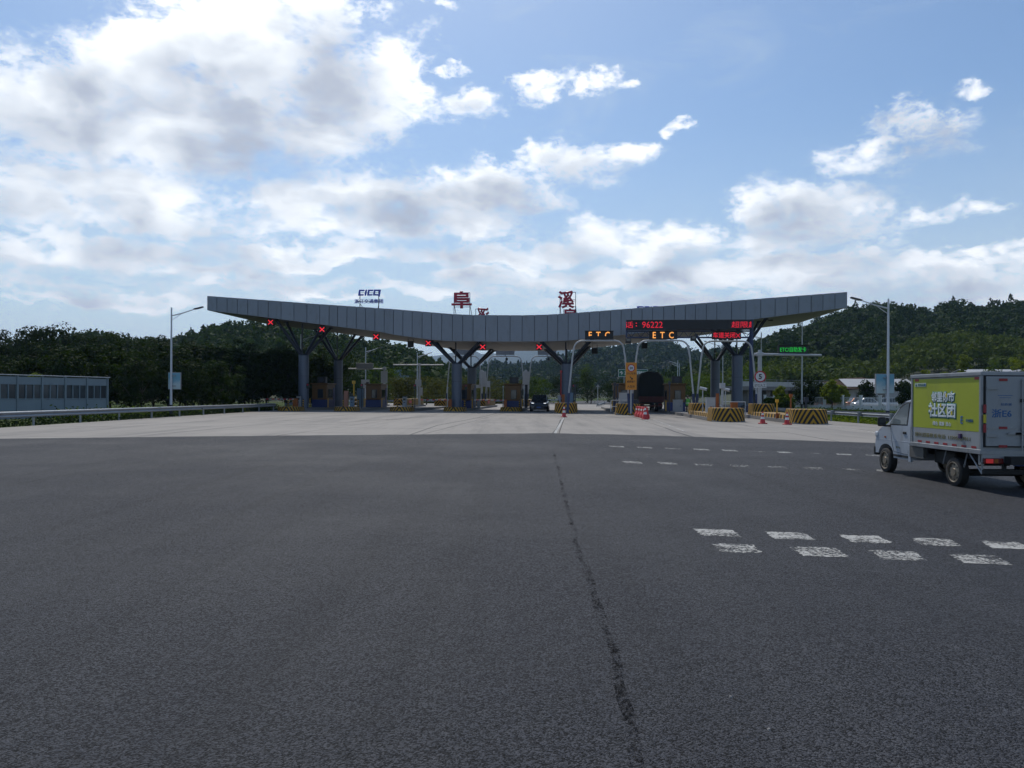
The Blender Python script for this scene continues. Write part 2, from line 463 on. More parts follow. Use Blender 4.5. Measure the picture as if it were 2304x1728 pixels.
# ================================================================== GROUND AND ROAD
def asphalt_mat():
    m = bpy.data.materials.new('asphalt'); m.use_nodes = True
    n = NG(m.node_tree); b = m.node_tree.nodes['Principled BSDF']
    P = n.n('ShaderNodeNewGeometry').outputs['Position']
    vo = n.n('ShaderNodeTexVoronoi'); n.put(vo.inputs['Vector'], P); vo.inputs['Scale'].default_value = 105
    sepc = n.n('ShaderNodeSeparateColor'); n.put(sepc.inputs[0], vo.outputs['Color'])
    stone = sepc.outputs[0]
    grain = n.noise(P, 38, 4, .7)
    patch = n.noise(P, .22, 5, .6)
    strips = n.noise(n.v('MULTIPLY', P, (.9, .05, 1)), 1., 3, .6)
    base = n.mix(n.smooth(patch, .3, .7), (.0160, .0172, .0212), (.0258, .0273, .0322))
    base = n.mix(n.smooth(strips, .38, .68, 0, .35), base, (.032, .033, .036))
    track = n.noise(n.v('MULTIPLY', P, (1.6, .035, 1)), 1., 2, .5)
    base = n.mix(n.smooth(track, .50, .68, 0, .28), base, (.011, .0115, .013))
    blot = n.noise(P, 5.5, 4, .65)
    base = n.mix(n.smooth(blot, .40, .68, 0, .30), base, (.036, .037, .040))
    drip = n.smooth(n.noise(P, 1.7, 4, .55, .6), .70, .78, 0, .6)
    base = n.mix(drip, base, (.007, .007, .008))
    spk = n.smooth(n.m('ADD', n.m('MULTIPLY', stone, .6), n.m('MULTIPLY', grain, .7)), .38, .98)
    cc = n.mix(spk, n.mix(1., base, (.16, .17, .19), 'MULTIPLY'), n.mix(1., base, (2.7, 2.7, 2.7), 'MULTIPLY'))
    n.put(b.inputs['Base Color'], cc)
    n.put(b.inputs['Roughness'], n.smooth(patch, .3, .7, .62, .8))
    b.inputs['Specular IOR Level'].default_value = .16
    bp = n.n('ShaderNodeBump'); bp.inputs['Strength'].default_value = .8; bp.inputs['Distance'].default_value = .010
    hgt = n.m('ADD', n.m('MULTIPLY', vo.outputs['Distance'], -1.), n.m('MULTIPLY', grain, 1.4))
    n.put(bp.inputs['Height'], hgt); n.put(b.inputs['Normal'], bp.outputs[0])
    MATS['asphalt'] = m
    return m
def worn_mat(name, col, lo, hi, scale, dark=(.5, .5, .5), stretch=(1, 1, 1)):
    """paint or sealant that has worn through: transparent where it is gone"""
    m = bpy.data.materials.new(name); m.use_nodes = True
    nt = m.node_tree; n = NG(nt); b = nt.nodes['Principled BSDF']; o = nt.nodes['Material Output']
    P = n.n('ShaderNodeNewGeometry').outputs['Position']
    a = n.noise(n.v('MULTIPLY', P, stretch), scale, 5, .72)
    nz = n.noise(P, 5, 4, .6)
    n.put(b.inputs['Base Color'], n.mix(nz, tuple(c * .75 for c in col), col)); b.inputs['Roughness'].default_value = .85; b.inputs['Specular IOR Level'].default_value = .05
    t = n.n('ShaderNodeBsdfTransparent'); mx = n.n('ShaderNodeMixShader')
    big = n.noise(P, 1.3, 3, .6)
    n.put(mx.inputs[0], n.smooth(n.m('ADD', n.m('MULTIPLY_ADD', nz, .30, a), n.m('ADD', n.m('MULTIPLY_ADD', big, .45, -.30), n.m('MULTIPLY_ADD', n.n('ShaderNodeObjectInfo').outputs['Random'], .10, -.02))), lo, hi))
    nt.links.new(t.outputs[0], mx.inputs[1]); nt.links.new(b.outputs[0], mx.inputs[2]); nt.links.new(mx.outputs[0], o.inputs[0])
    return m
def slab_mat():
    m = bpy.data.materials.new('concrete_slab'); m.use_nodes = True
    n = NG(m.node_tree); b = m.node_tree.nodes['Principled BSDF']
    P = n.n('ShaderNodeNewGeometry').outputs['Position']; oi = n.n('ShaderNodeObjectInfo').outputs['Random']
    st = n.noise(n.v('MULTIPLY', P, (.55, .045, 1)), 1.6, 5, .65)
    pt = n.noise(P, .35, 5, .65); fine = n.noise(P, 9, 5, .7)
    cc = n.mix(pt, (.178, .163, .145), (.248, .228, .204))
    cc = n.mix(n.smooth(st, .42, .70, 0, .75), cc, (.115, .108, .10))
    cc = n.mix(n.m('MULTIPLY', oi, .22), cc, (.305, .282, .252))
    cc = n.mix(n.smooth(fine, .55, .8, 0, .3), cc, (.09, .085, .08))
    n.put(b.inputs['Base Color'], cc); b.inputs['Roughness'].default_value = .82
    bp = n.n('ShaderNodeBump'); bp.inputs['Strength'].default_value = .3; bp.inputs['Distance'].default_value = .01
    n.put(bp.inputs['Height'], fine); n.put(b.inputs['Normal'], bp.outputs[0])
    MATS['slab'] = m
    return m
M_asph = asphalt_mat(); M_slab = slab_mat()
M_grass = mat('grassy_earth', (.055, .075, .028), .95, 0, .5, .6, .5, 12, .4, spec=.02)
M_joint = mat('joint_filler', (.05, .047, .043), .9)

def sheet(name, poly, z, m, parent=None):
    me = bpy.data.meshes.new(name); me.from_pydata([(x, y, z) for x, y in poly], [], [tuple(range(len(poly)))])
    o = put(name, me, m, parent); return o
gr = sheet('ground', [(-6500, -400), (6500, -400), (6500, 6600), (-6500, 6600)], -.10, M_grass); tag(gr, kind='structure')

# concrete apron: a joint-coloured bed with the slabs on it
ap = sheet('concrete_apron', [(-24.8, 24), (22.6, 24), (22.6, 60), (27, 125), (24, 150), (-3, 150), (-26, 125)], -.030, M_joint); tag(ap, kind='structure')
sl_cache = {}
edges_u = [-37.6, -32.6, -28.0, -22.6, -17.2, -12.0, -6.4, -.6, 4.9, 10.1, 15.0, 20.2, 25.4]
def inside_apron(p):
    lim_r = 22.4 if p.y < 60 else 22.4 + (p.y - 60) * .07
    return -24.6 < p.x < lim_r
nsl = 0
for i in range(len(edges_u) - 1):
    for j in range(25):
        v0, v1 = 22.0 + j * 5.0, 27.0 + j * 5.0
        off = 1.3 if i % 2 else 0
        v0 += off; v1 += off
        u0, u1 = edges_u[i], edges_u[i + 1]
        poly = [W(u0 + .02, v0 + .02), W(u1 - .02, v0 + .02), W(u1 - .02, v1 - .02), W(u0 + .02, v1 - .02)]
        # trim against the verge lines X=-24.6 and X=22.4
        pts = []
        for k in range(4):
            a, b = poly[k], poly[(k + 1) % 4]
            ia, ib = inside_apron(a), inside_apron(b)
            if ia: pts.append((a.x, a.y))
            if ia != ib:
                lo, hi = 0., 1.
                for _ in range(20):
                    md = (lo + hi) / 2; q = a.lerp(b, md)
                    if inside_apron(q) == ia: lo = md
                    else: hi = md
                q = a.lerp(b, lo); pts.append((q.x, q.y))
        if len(pts) < 3: continue
        MB().prism(pts, -.026, random.uniform(-.002, .002)).build('concrete_slab', M_slab, ap); nsl += 1

# asphalt in front, its far edge slightly bowed
edge = [(-300, 990), (0, 987.5), (300, 984), (625, 981), (950, 977.5), (1239, 975), (1458, 980), (1667, 986.5), (1969, 997), (2400, 1013)]
ed = [ground(*p) for p in edge]
ex_, ey_ = [p.x for p in ed], [p.y for p in ed]; re_ = np.random.default_rng(9)
xs_ = np.linspace(ex_[0], ex_[-1], 400); jt_ = np.convolve(re_.normal(size=404), np.ones(5) / 5, 'same')[2:-2] * .10 + np.convolve(re_.normal(size=440), np.ones(41) / 6, 'same')[20:-20] * .10
ed = [Vector((x_, float(np.interp(x_, ex_, ey_)) + j_, 0)) for x_, j_ in zip(xs_, jt_)]
poly = [(-70, -30), (70, -30), (70, ed[-1].y - 1), (ed[-1].x, ed[-1].y)] + [(p.x, p.y) for p in ed[::-1][1:]] + [(-70, ed[0].y)]
road = sheet('asphalt_road', poly, .008, M_asph); tag(road, kind='structure')
sheetfar = sheet('exit_road', [(-3, 148), (24, 148), (31, 200), (46, 260), (70, 330), (52, 335), (30, 270), (14, 205), (0, 170)], -.02, M_asph); tag(sheetfar, kind='structure')

# a seam where two paving lanes meet, ravelled and darker
M_seam = worn_mat('ravelled_seam', (.007, .007, .008), .56, .72, 46, stretch=(1, .8, 1))
seam = [(1243, 1012), (1256, 1055), (1268, 1110), (1284, 1170), (1302, 1240), (1325, 1310), (1352, 1390), (1382, 1470), (1400, 1560), (1420, 1650), (1440, 1740)]
sp_ = [ground(*p) for p in seam]
V = []; Fq = []; rs_ = np.random.default_rng(3); NSEG = 150; yy_ = np.array([p.y for p in sp_])[::-1]; xx_ = np.array([p.x for p in sp_])[::-1]
wob = np.convolve(rs_.normal(size=NSEG + 8), np.ones(5) / 5, 'same')[4:-4]; wdn = np.convolve(np.abs(rs_.normal(size=NSEG + 8)), np.ones(3) / 3, 'same')[4:-4]
for i, y_ in enumerate(np.linspace(yy_[-1], yy_[0], NSEG)):
    x_ = np.interp(y_, yy_, xx_) + wob[i] * .022; wd = .012 + .024 * wdn[i]
    V += [(x_ - wd, y_, .013), (x_ + wd, y_, .013)]
    if i: Fq.append((2 * i - 2, 2 * i - 1, 2 * i + 1, 2 * i))
me = bpy.data.meshes.new('paving_seam'); me.from_pydata(V, [], Fq); put('paving_seam', me, M_seam, road)

# painted deceleration dashes
M_paint = worn_mat('worn_road_paint', (.42, .42, .40), .52, .66, 26)
M_paint2 = worn_mat('faded_road_paint', (.42, .42, .40), .58, .70, 14)
def dash(c, m, parent=road, z=.012):
    v = [ground(*q) for q in c]; pts = []
    for k in range(4):
        p, q = v[k], v[(k + 1) % 4]; nn_ = 9
        for t_ in range(nn_):
            r_ = p.lerp(q, t_ / nn_); pts.append((r_.x + random.gauss(0, .012), r_.y + random.gauss(0, .016), z))
    me = bpy.data.meshes.new('painted_dash'); me.from_pydata(pts, [], [tuple(range(len(pts)))])
    put('painted_dash', me, m, parent)
k4 = 700 / 2212.
def z4(x, y): return 1300 + x * k4, 960 + y * k4
near_a = [((820, 732), (1100, 740), (1160, 790), (890, 780)), ((1325, 752), (1610, 762), (1690, 812), (1400, 803)), ((1858, 775), (2140, 783), (2240, 835), (1945, 827)),
          ((2368, 797), (2640, 806), (2735, 858), (2450, 850)), ((2860, 818), (3130, 828), (3240, 880), (2950, 872))]
near_b = [((945, 836), (1245, 846), (1308, 906), (1020, 897)), ((1503, 859), (1830, 868), (1928, 936), (1610, 925)), ((2080, 885), (2390, 895), (2490, 962), (2170, 950)),
          ((2640, 912), (2960, 922), (3080, 990), (2740, 978))]
for c in near_a + near_b: dash([z4(*q) for q in c], M_paint)
far_a = [215, 415, 612, 818, 1020, 1218, 1415, 1614, 1832, 2035]
for i, x in enumerate(far_a):
    y = 141 + (x - 215) * .0348
    dash([z4(x, y - 4), z4(x + 106, y + .5), z4(x + 120, y + 9), z4(x + 14, y + 4.5)], M_paint if i < 4 else M_paint2)
far_b = [318, 570, 825, 1082, 1345, 1605, 1885, 2120]
for i, x in enumerate(far_b):
    y = 251 + (x - 318) * .034
    dash([z4(x - 6, y - 5), z4(x + 128, y), z4(x + 145, y + 14), z4(x + 18, y + 9)], M_paint if i < 2 else M_paint2)
# worn longitudinal lane lines on the concrete
M_line = worn_mat('worn_lane_line', (.55, .55, .53), .50, .66, 8)
for (p0, p1, w_) in [((1268, 941), (1247, 978), .12), ((1250, 930), (1270, 936), .1), ((1470, 944), (1545, 972), .1), ((1862, 957), (2010, 980), .12), ((1295, 936), (1320, 929), .1)]:
    a, b = ground(*p0), ground(*p1); d = (b - a).normalized(); nr = Vector((-d.y, d.x, 0)) * w_ / 2
    me = bpy.data.meshes.new('lane_line'); me.from_pydata([(a + nr).to_tuple(2) + (), (a - nr).to_tuple(2) + (), (b - nr).to_tuple(2), (b + nr).to_tuple(2)], [], [(0, 1, 2, 3)])
    for v in me.vertices: v.co.z = .006
    put('lane_line', me, M_line, ap)
# dark cracks sealed with tar on the concrete
M_tar = mat('tar_sealant', (.028, .027, .026), .7)
for pts in ([(1118, 930), (1090, 937), (1050, 945), (985, 957), (915, 981)], [(1262, 944), (1258, 955), (1252, 966), (1243, 977)], [(868, 944), (930, 940), (985, 936)],
            [(760, 952), (830, 946), (905, 944)], [(1495, 962), (1520, 972), (1560, 983)]):
    g_ = [ground(*p) for p in pts]; V = []; Fq = []
    for i, p in enumerate(g_):
        t = (g_[min(i + 1, len(g_) - 1)] - g_[max(i - 1, 0)]).normalized(); nr = Vector((-t.y, t.x, 0)) * (.045 + .02 * random.random())
        V += [(p.x - nr.x, p.y - nr.y, .005), (p.x + nr.x, p.y + nr.y, .005)]
        if i: Fq.append((2 * i - 2, 2 * i - 1, 2 * i + 1, 2 * i))
    me = bpy.data.meshes.new('tar_seal'); me.from_pydata(V, [], Fq); put('tar_seal', me, M_tar, ap)
# small pale chips on the asphalt
for px, py in [(1643, 1572), (1730, 1646)]:
    p = ground(px, py)
    MB().prism([(p.x + .011 * math.cos(a) * random.uniform(.6, 1.3), p.y + .014 * math.sin(a) * random.uniform(.6, 1.3)) for a in np.linspace(0, 6.28, 7)[:-1]], .008, .016, .6).build('stone_chip', mat('pale_stone', (.22, .21, .20), .9), road)

# ================================================================== GUARDRAILS
def wbeam(L):
    prof = [(0, .40), (.035, .43), (.05, .46), (.035, .495), (0, .53), (-.02, .555), (0, .58), (.035, .615), (.05, .65), (.035, .685), (0, .71)]
    mb = MB(); V = []; n = len(prof)
    for x in (0, L):
        V += [(x, -y - .02, z) for y, z in prof] + [(x, -y, z) for y, z in prof]
    m_ = 2 * n; Fc = []
    for i in range(n - 1):
        Fc += [(i, i + 1, m_ + i + 1, m_ + i), (n + i, m_ + n + i, m_ + n + i + 1, n + i + 1)]
    Fc += [(0, m_, m_ + n, n), (n - 1, 2 * n - 1, m_ + 2 * n - 1, m_ + n - 1)]
    return mb.add(V, Fc)
beam_cache = {}
def guard_rail(p0, p1, label, sp=4.2, flip=False, z=0., tall=1.):
    p0, p1 = Vector((*p0, z)), Vector((*p1, z)); d = p1 - p0; L = d.length; rz = math.atan2(d.y, d.x)
    t = thing('guard_rail', label, 'guardrail', p0, rz); t.scale = (1, -1 if flip else 1, tall)
    n = max(1, round(L / sp)); s = L / n
    for i in range(n):
        key = round(s, 2)
        if key not in beam_cache:
            beam_cache[key] = wbeam(s - .012).mesh('rail_beam'); beam_cache[key].materials.append(M_steel)
        o = put('rail_beam', beam_cache[key], M_steel, t, i == 0); o.location = (i * s, 0, .04)
    if 'post' not in beam_cache:
        beam_cache['post'] = MB().cyl((0, .17, -.1), (0, .17, .72), .06, n=10).box((0, .09, .59), (.18, .17, .28)).mesh('rail_post'); beam_cache['post'].materials.append(M_steel)
    for i in range(n + 1):
        o = put('rail_post', beam_cache['post'], M_steel, t, i == 0); o.location = (i * s, 0, 0)
    return t
guard_rail((-25.2, 23.4), (-24.0, 78.0), 'long grey steel guardrail along the left edge of the plaza', flip=False)
guard_rail((22.7, 33.0), (23.0, 72.0), 'grey steel guardrail on the right behind the little delivery truck')
guard_rail((23.2, 76), (28.5, 128), 'grey steel guardrail beyond the right end of the canopy', 4)
guard_rail((-24.6, 84), (-27, 128), 'grey steel guardrail beyond the left end of the canopy', 4)
guard_rail((0.2, 152), (16.5, 205), 'far guardrail on the left side of the exit road', 4)
guard_rail((16.5, 128), (27, 200), 'far guardrail on the right of the exit road behind the closed lanes', 4, flip=True)
guard_rail((13.2, 118), (19.5, 160), 'low white rail beside the far exit road', 4, tall=.6)
guard_rail((-26, 132), (-1, 150), 'guardrail crossing behind the left toll lanes', 4, flip=True)

# ================================================================== FOLIAGE
L_dark = leafmat('dark_tree_leaves', (.010, .018, .007), (.030, .052, .012), .28)
L_mid = leafmat('green_tree_leaves', (.035, .06, .014), (.085, .13, .022), .42)
L_lime = leafmat('young_bright_leaves', (.09, .13, .018), (.17, .20, .03), .5)
L_hill = leafmat('hill_forest_leaves', (.013, .027, .008), (.050, .084, .017), .25)
L_hill2 = leafmat('hill_scrub_leaves', (.035, .055, .014), (.090, .12, .024), .3)
L_brown = leafmat('brown_green_scrub_leaves', (.05, .055, .02), (.105, .11, .035), .35)
M_bark = mat('bark', (.06, .048, .036), .9, 0, .4, 8, .6, 25)
def leaf_quads(cen, size, r, nrm=None, jit=.6):
    n = len(cen)
    if nrm is None: nrm = r.normal(size=(n, 3)); jit = 0.
    nrm = nrm + jit * r.normal(size=(n, 3)); nrm /= np.linalg.norm(nrm, axis=1, keepdims=True) + 1e-9
    a = np.cross(nrm, r.normal(size=(n, 3))); a /= np.linalg.norm(a, axis=1, keepdims=True) + 1e-9
    b = np.cross(nrm, a)
    s = (size * r.uniform(.6, 1.3, n))[:, None] if np.ndim(size) == 0 else (size * r.uniform(.7, 1.25, n))[:, None]
    V = np.stack([cen - a * s * .5, cen + b * s * .30 - a * s * .05, cen + a * s * .5, cen - b * s * .30 + a * s * .05], 1).reshape(-1, 3)
    return V, np.arange(n * 4).reshape(-1, 4)
def crown_points(r, rx, rz, z0, nclump, per, clump_r, flat=.0, shell=.55):
    d = r.normal(size=(nclump, 3)); d /= np.linalg.norm(d, axis=1, keepdims=True)
    rad = shell + (1 - shell) * r.uniform(0, 1, nclump) ** .6
    c = d * rad[:, None] * np.array([rx, rx, rz]) * r.uniform(.82, 1.12, nclump)[:, None]
    c[:, 2] += z0 + rz
    cr = clump_r * r.uniform(.6, 1.35, nclump)
    q = r.normal(size=(nclump, per, 3)); q /= np.linalg.norm(q, axis=2, keepdims=True)
    q *= (r.uniform(.25, 1., (nclump, per, 1)) ** .5) * cr[:, None, None]
    q[:, :, 2] *= .72
    nr = q / (np.linalg.norm(q, axis=2, keepdims=True) + 1e-9) + .7 * d[:, None, :]
    return (c[:, None, :] + q).reshape(-1, 3), c, nr.reshape(-1, 3)
def make_tree(name, label, m, loc, rx, rz, z0, nclump=46, per=70, clump_r=.8, leaf=.32, seed=0, trunk_r=.14, group=None, cat='tree', shell=.5):
    r = np.random.default_rng(seed)
    t = thing(name, label, cat, loc, r.uniform(0, 6.28), group)
    pts, cc, nr = crown_points(r, rx, rz, z0, nclump, per, clump_r, shell=shell)
    V, Q = leaf_quads(pts, leaf, r, nr, .7)
    put('crown', mesh_np('crown', V, Q), m, t)
    mb = MB(); top = z0 + rz * 1.1
    k = [(0, 0, -.1), (r.normal() * .08, r.normal() * .08, z0 * .6 + .2), (r.normal() * .15, r.normal() * .15, top)]
    mb.tube(k, [trunk_r, trunk_r * .75, trunk_r * .25], 7)
    for i in range(min(9, nclump)):
        e = Vector(cc[i]); s = Vector(k[1]).lerp(Vector(k[2]), r.uniform(0, .6))
        mb.tube([s, s.lerp(e, .5) + Vector((0, 0, -.1)), e], [trunk_r * .45, trunk_r * .3, trunk_r * .1], 5)
    mb.build('trunk', M_bark, t, True)
    return t

# dense dark row behind the left guardrail: hedge-like trees in two depths
protoA = [make_tree('roadside_tree', 'dark leafy tree in the dense row behind the left guardrail', L_dark, (-500 - 20 * i, -300, 0), 2.6, 2.9, .7, 60, 75, .85, .30, 20 + i, .13, 'dense tree row on the left') for i in range(4)]
protoB = [make_tree('roadside_tree', 'tall dark broad tree rising behind the left tree row', L_dark, (-500 - 20 * i, -340, 0), 4.2, 3.8, 3.2, 80, 80, 1.05, .36, 40 + i, .22, 'tall trees behind the left row') for i in range(2)]
usedA = []; usedB = []
def place(protos, used, p, sc_, rz, label=None):
    i = len(used) % len(protos); first = len(used) < len(protos); used.append(1)
    t = protos[i]
    if first:
        t.location = p; t.scale = (sc_,) * 3; t.rotation_euler = (0, 0, rz)
        if label: t['label'] = label
        return t
    return copy_tree(t, p, rz, label or t['label'], sc_)
# (px, Y, height-top py)
row = [(20, 66, 790), (85, 70, 778), (150, 68, 772), (215, 73, 768), (280, 71, 772), (345, 76, 770), (405, 75, 775), (455, 80, 768), (505, 78, 770), (550, 84, 772),
       (600, 88, 778), (645, 92, 778), (690, 95, 785), (735, 98, 782), (-50, 62, 775), (-120, 60, 770), (120, 82, 765), (250, 88, 758), (380, 92, 757), (480, 98, 768), (570, 102, 770), (665, 108, 780), (320, 64, 800), (420, 68, 805), (500, 72, 800)]
for px, Y, top in row:
    p = at(px, top, Y); hz = p.z
    place(protoA, usedA, (p.x, p.y, -.1), hz / 6.6, random.uniform(0, 6.28))
for px, Y, top, lb in [(25, 112, 742, 'tall dark tree at the left edge, rising behind the tree row'), (112, 108, 722, 'tallest broad dark tree on the left skyline'), (265, 125, 744, 'tall dark tree midway between the broad one and the left lamp'),
                       (205, 150, 742, 'distant tall tree just right of the broad one on the left skyline'), (345, 118, 752, 'tall dark tree just left of the left lamp post'), (-60, 105, 738, 'tall dark tree cut by the left edge of the picture')]:
    p = at(px, top, Y)
    place(protoB, usedB, (p.x, p.y, -.1), p.z / 11.2, random.uniform(0, 6.28), lb)
# further single trees and shrubs
def lone(px, base, top, Y, label, m=L_mid, wide=None, seed=1, name='tree', z0f=.15, cat='tree', leaf=.30, group=None, nclump=44, per=60):
    p = at(px, top, Y); b = at(px, base, Y)
    z0 = max(-.1, 0); hgt = p.z
    rz_ = hgt * (1 - z0f) / 2; rx_ = (wide / F * Y / 2) if wide else rz_ * .8
    t = make_tree(name, label, m, (p.x, p.y, -.1), rx_ * .85, rz_ * .9, hgt * z0f, nclump, per, max(.25, .3 * min(rx_, rz_) + .15), leaf, seed, .05 + hgt * .014, group, cat)
    return t
lone(775, 900, 775, 120, 'dark tree between the left columns of the canopy', L_dark, 110, 61)
lone(868, 900, 815, 125, 'green tree in front of the hill, right of the left lamp', L_mid, 90, 62)
lone(960, 895, 838, 130, 'brownish shrub tree behind the third toll island', L_brown, 110, 63)
lone(905, 895, 838, 118, 'bushy shrub behind the left T-shaped sign pole', L_brown, 70, 64, cat='shrub', name='shrub')
lone(1035, 890, 840, 140, 'shrub just right of the second front column', L_brown, 80, 65, cat='shrub', name='shrub')
lone(1100, 890, 842, 150, 'pale scrub bush behind the two-pole arches', L_brown, 90, 66, cat='shrub', name='shrub')
lone(1160, 890, 846, 155, 'scrub bush behind the orange booth with a rooftop unit', L_brown, 80, 67, cat='shrub', name='shrub')
lone(1215, 890, 840, 150, 'bushy shrub behind the dark car', L_mid, 80, 68, cat='shrub', name='shrub')
lone(1262, 890, 838, 160, 'dark shrub behind the middle column', L_dark, 80, 69, cat='shrub', name='shrub')
lone(1322, 888, 803, 185, 'rounded green tree under the first amber lane sign', L_mid, 46, 70)
lone(1330, 890, 826, 165, 'wide dark thicket below the rounded green tree', L_dark, 130, 71, cat='shrub', name='shrub', z0f=.02)
lone(1385, 890, 840, 170, 'dark thicket left of the green direction sign', L_dark, 60, 72, cat='shrub', name='shrub', z0f=.02)
lone(1560, 890, 832, 160, 'green tree between the second and third white arch', L_mid, 90, 73)
lone(1600, 890, 838, 130, 'low tree left of the right-hand column', L_mid, 60, 74)
lone(1500, 890, 845, 190, 'small tree behind the loaded truck', L_mid, 80, 75)
lone(1690, 880, 812, 150, 'dense green tree behind the speed limit post', L_mid, 100, 76)
lone(1812, 900, 838, 108, 'dark leafy tree at the left of the white fence', L_dark, 58, 77)
lone(1845, 900, 852, 118, 'lower dark tree behind the white fence', L_dark, 40, 78)
lone(1872, 902, 845, 104, 'bright green young tree behind the white fence', L_lime, 44, 79)
lone(1893, 902, 858, 107, 'smaller bright green sapling behind the white fence', L_lime, 30, 80)
lone(1755, 905, 866, 92, 'light green sapling left of the white fence', L_lime, 26, 81)
lone(1950, 895, 848, 112, 'dark tree before the white roofed shed', L_dark, 40, 82)
lone(2035, 910, 845, 96, 'dark leafy tree beside the right billboard', L_dark, 44, 83)
lone(2172, 850, 775, 140, 'tall narrow yellow-green tree above the delivery truck', L_lime, 32, 84)
lone(2292, 850, 785, 135, 'yellow-green tree at the right edge of the picture', L_lime, 46, 85)
lone(2235, 850, 800, 150, 'small yellow-green tree between two taller ones above the truck', L_mid, 40, 86)
lone(2080, 850, 828, 120, 'low bright bush left of the truck roof', L_lime, 40, 87, cat='shrub', name='shrub')
lone(2120, 850, 826, 122, 'low bright bush above the truck roof', L_lime, 44, 88, cat='shrub', name='shrub')
lone(1765, 905, 880, 88, 'round green shrub beside the right guardrail', L_mid, 50, 89, cat='shrub', name='shrub', z0f=.02)
lone(1725, 915, 890, 82, 'low shrub behind the right column foot', L_mid, 50, 90, cat='shrub', name='shrub', z0f=.02)
lone(80, 900, 832, 62, 'yellowish flowering shrub above the noise barrier', L_lime, 42, 91, cat='shrub', name='shrub')

# ground cover strips along the rails
def cover(name, label, m, boxes, n, size, hgt, seed):
    r = np.random.default_rng(seed); P = []
    for (x0, y0, x1, y1, wd) in boxes:
        t = r.uniform(0, 1, n); o = r.normal(size=n) * wd
        P.append(np.stack([x0 + (x1 - x0) * t + o, y0 + (y1 - y0) * t, np.abs(r.normal(size=n)) * hgt * .6 + .02 - .08], 1))
    P = np.concatenate(P); V, Q = leaf_quads(P, size, r)
    o = put(name, mesh_np(name, V, Q), m); tag(o, label, 'plants', kind='stuff')
cover('verge_weeds', 'low weeds and grass along the left guardrail', L_dark, [(-26.3, 30, -25.4, 80, .5)], 5000, .16, .35, 1)
cover('verge_weeds', 'green weeds and low hedge behind the right guardrail', L_mid, [(25.2, 33, 26.2, 80, .9), (28, 40, 33, 80, 1.8)], 9000, .17, .40, 2)
cover('verge_weeds', 'sunlit grass at the foot of the right guardrail', L_lime, [(23.3, 34, 23.5, 72, .22)], 5000, .10, .22, 3)
cover('verge_weeds', 'rough green verge between fence and guardrail', L_mid, [(32, 60, 37, 104, 2.4)], 8000, .20, .28, 4)
cover('verge_weeds', 'weeds under the dark tree row on the left', L_mid, [(-30, 50, -27.5, 88, 1.4)], 5000, .2, .5, 6)

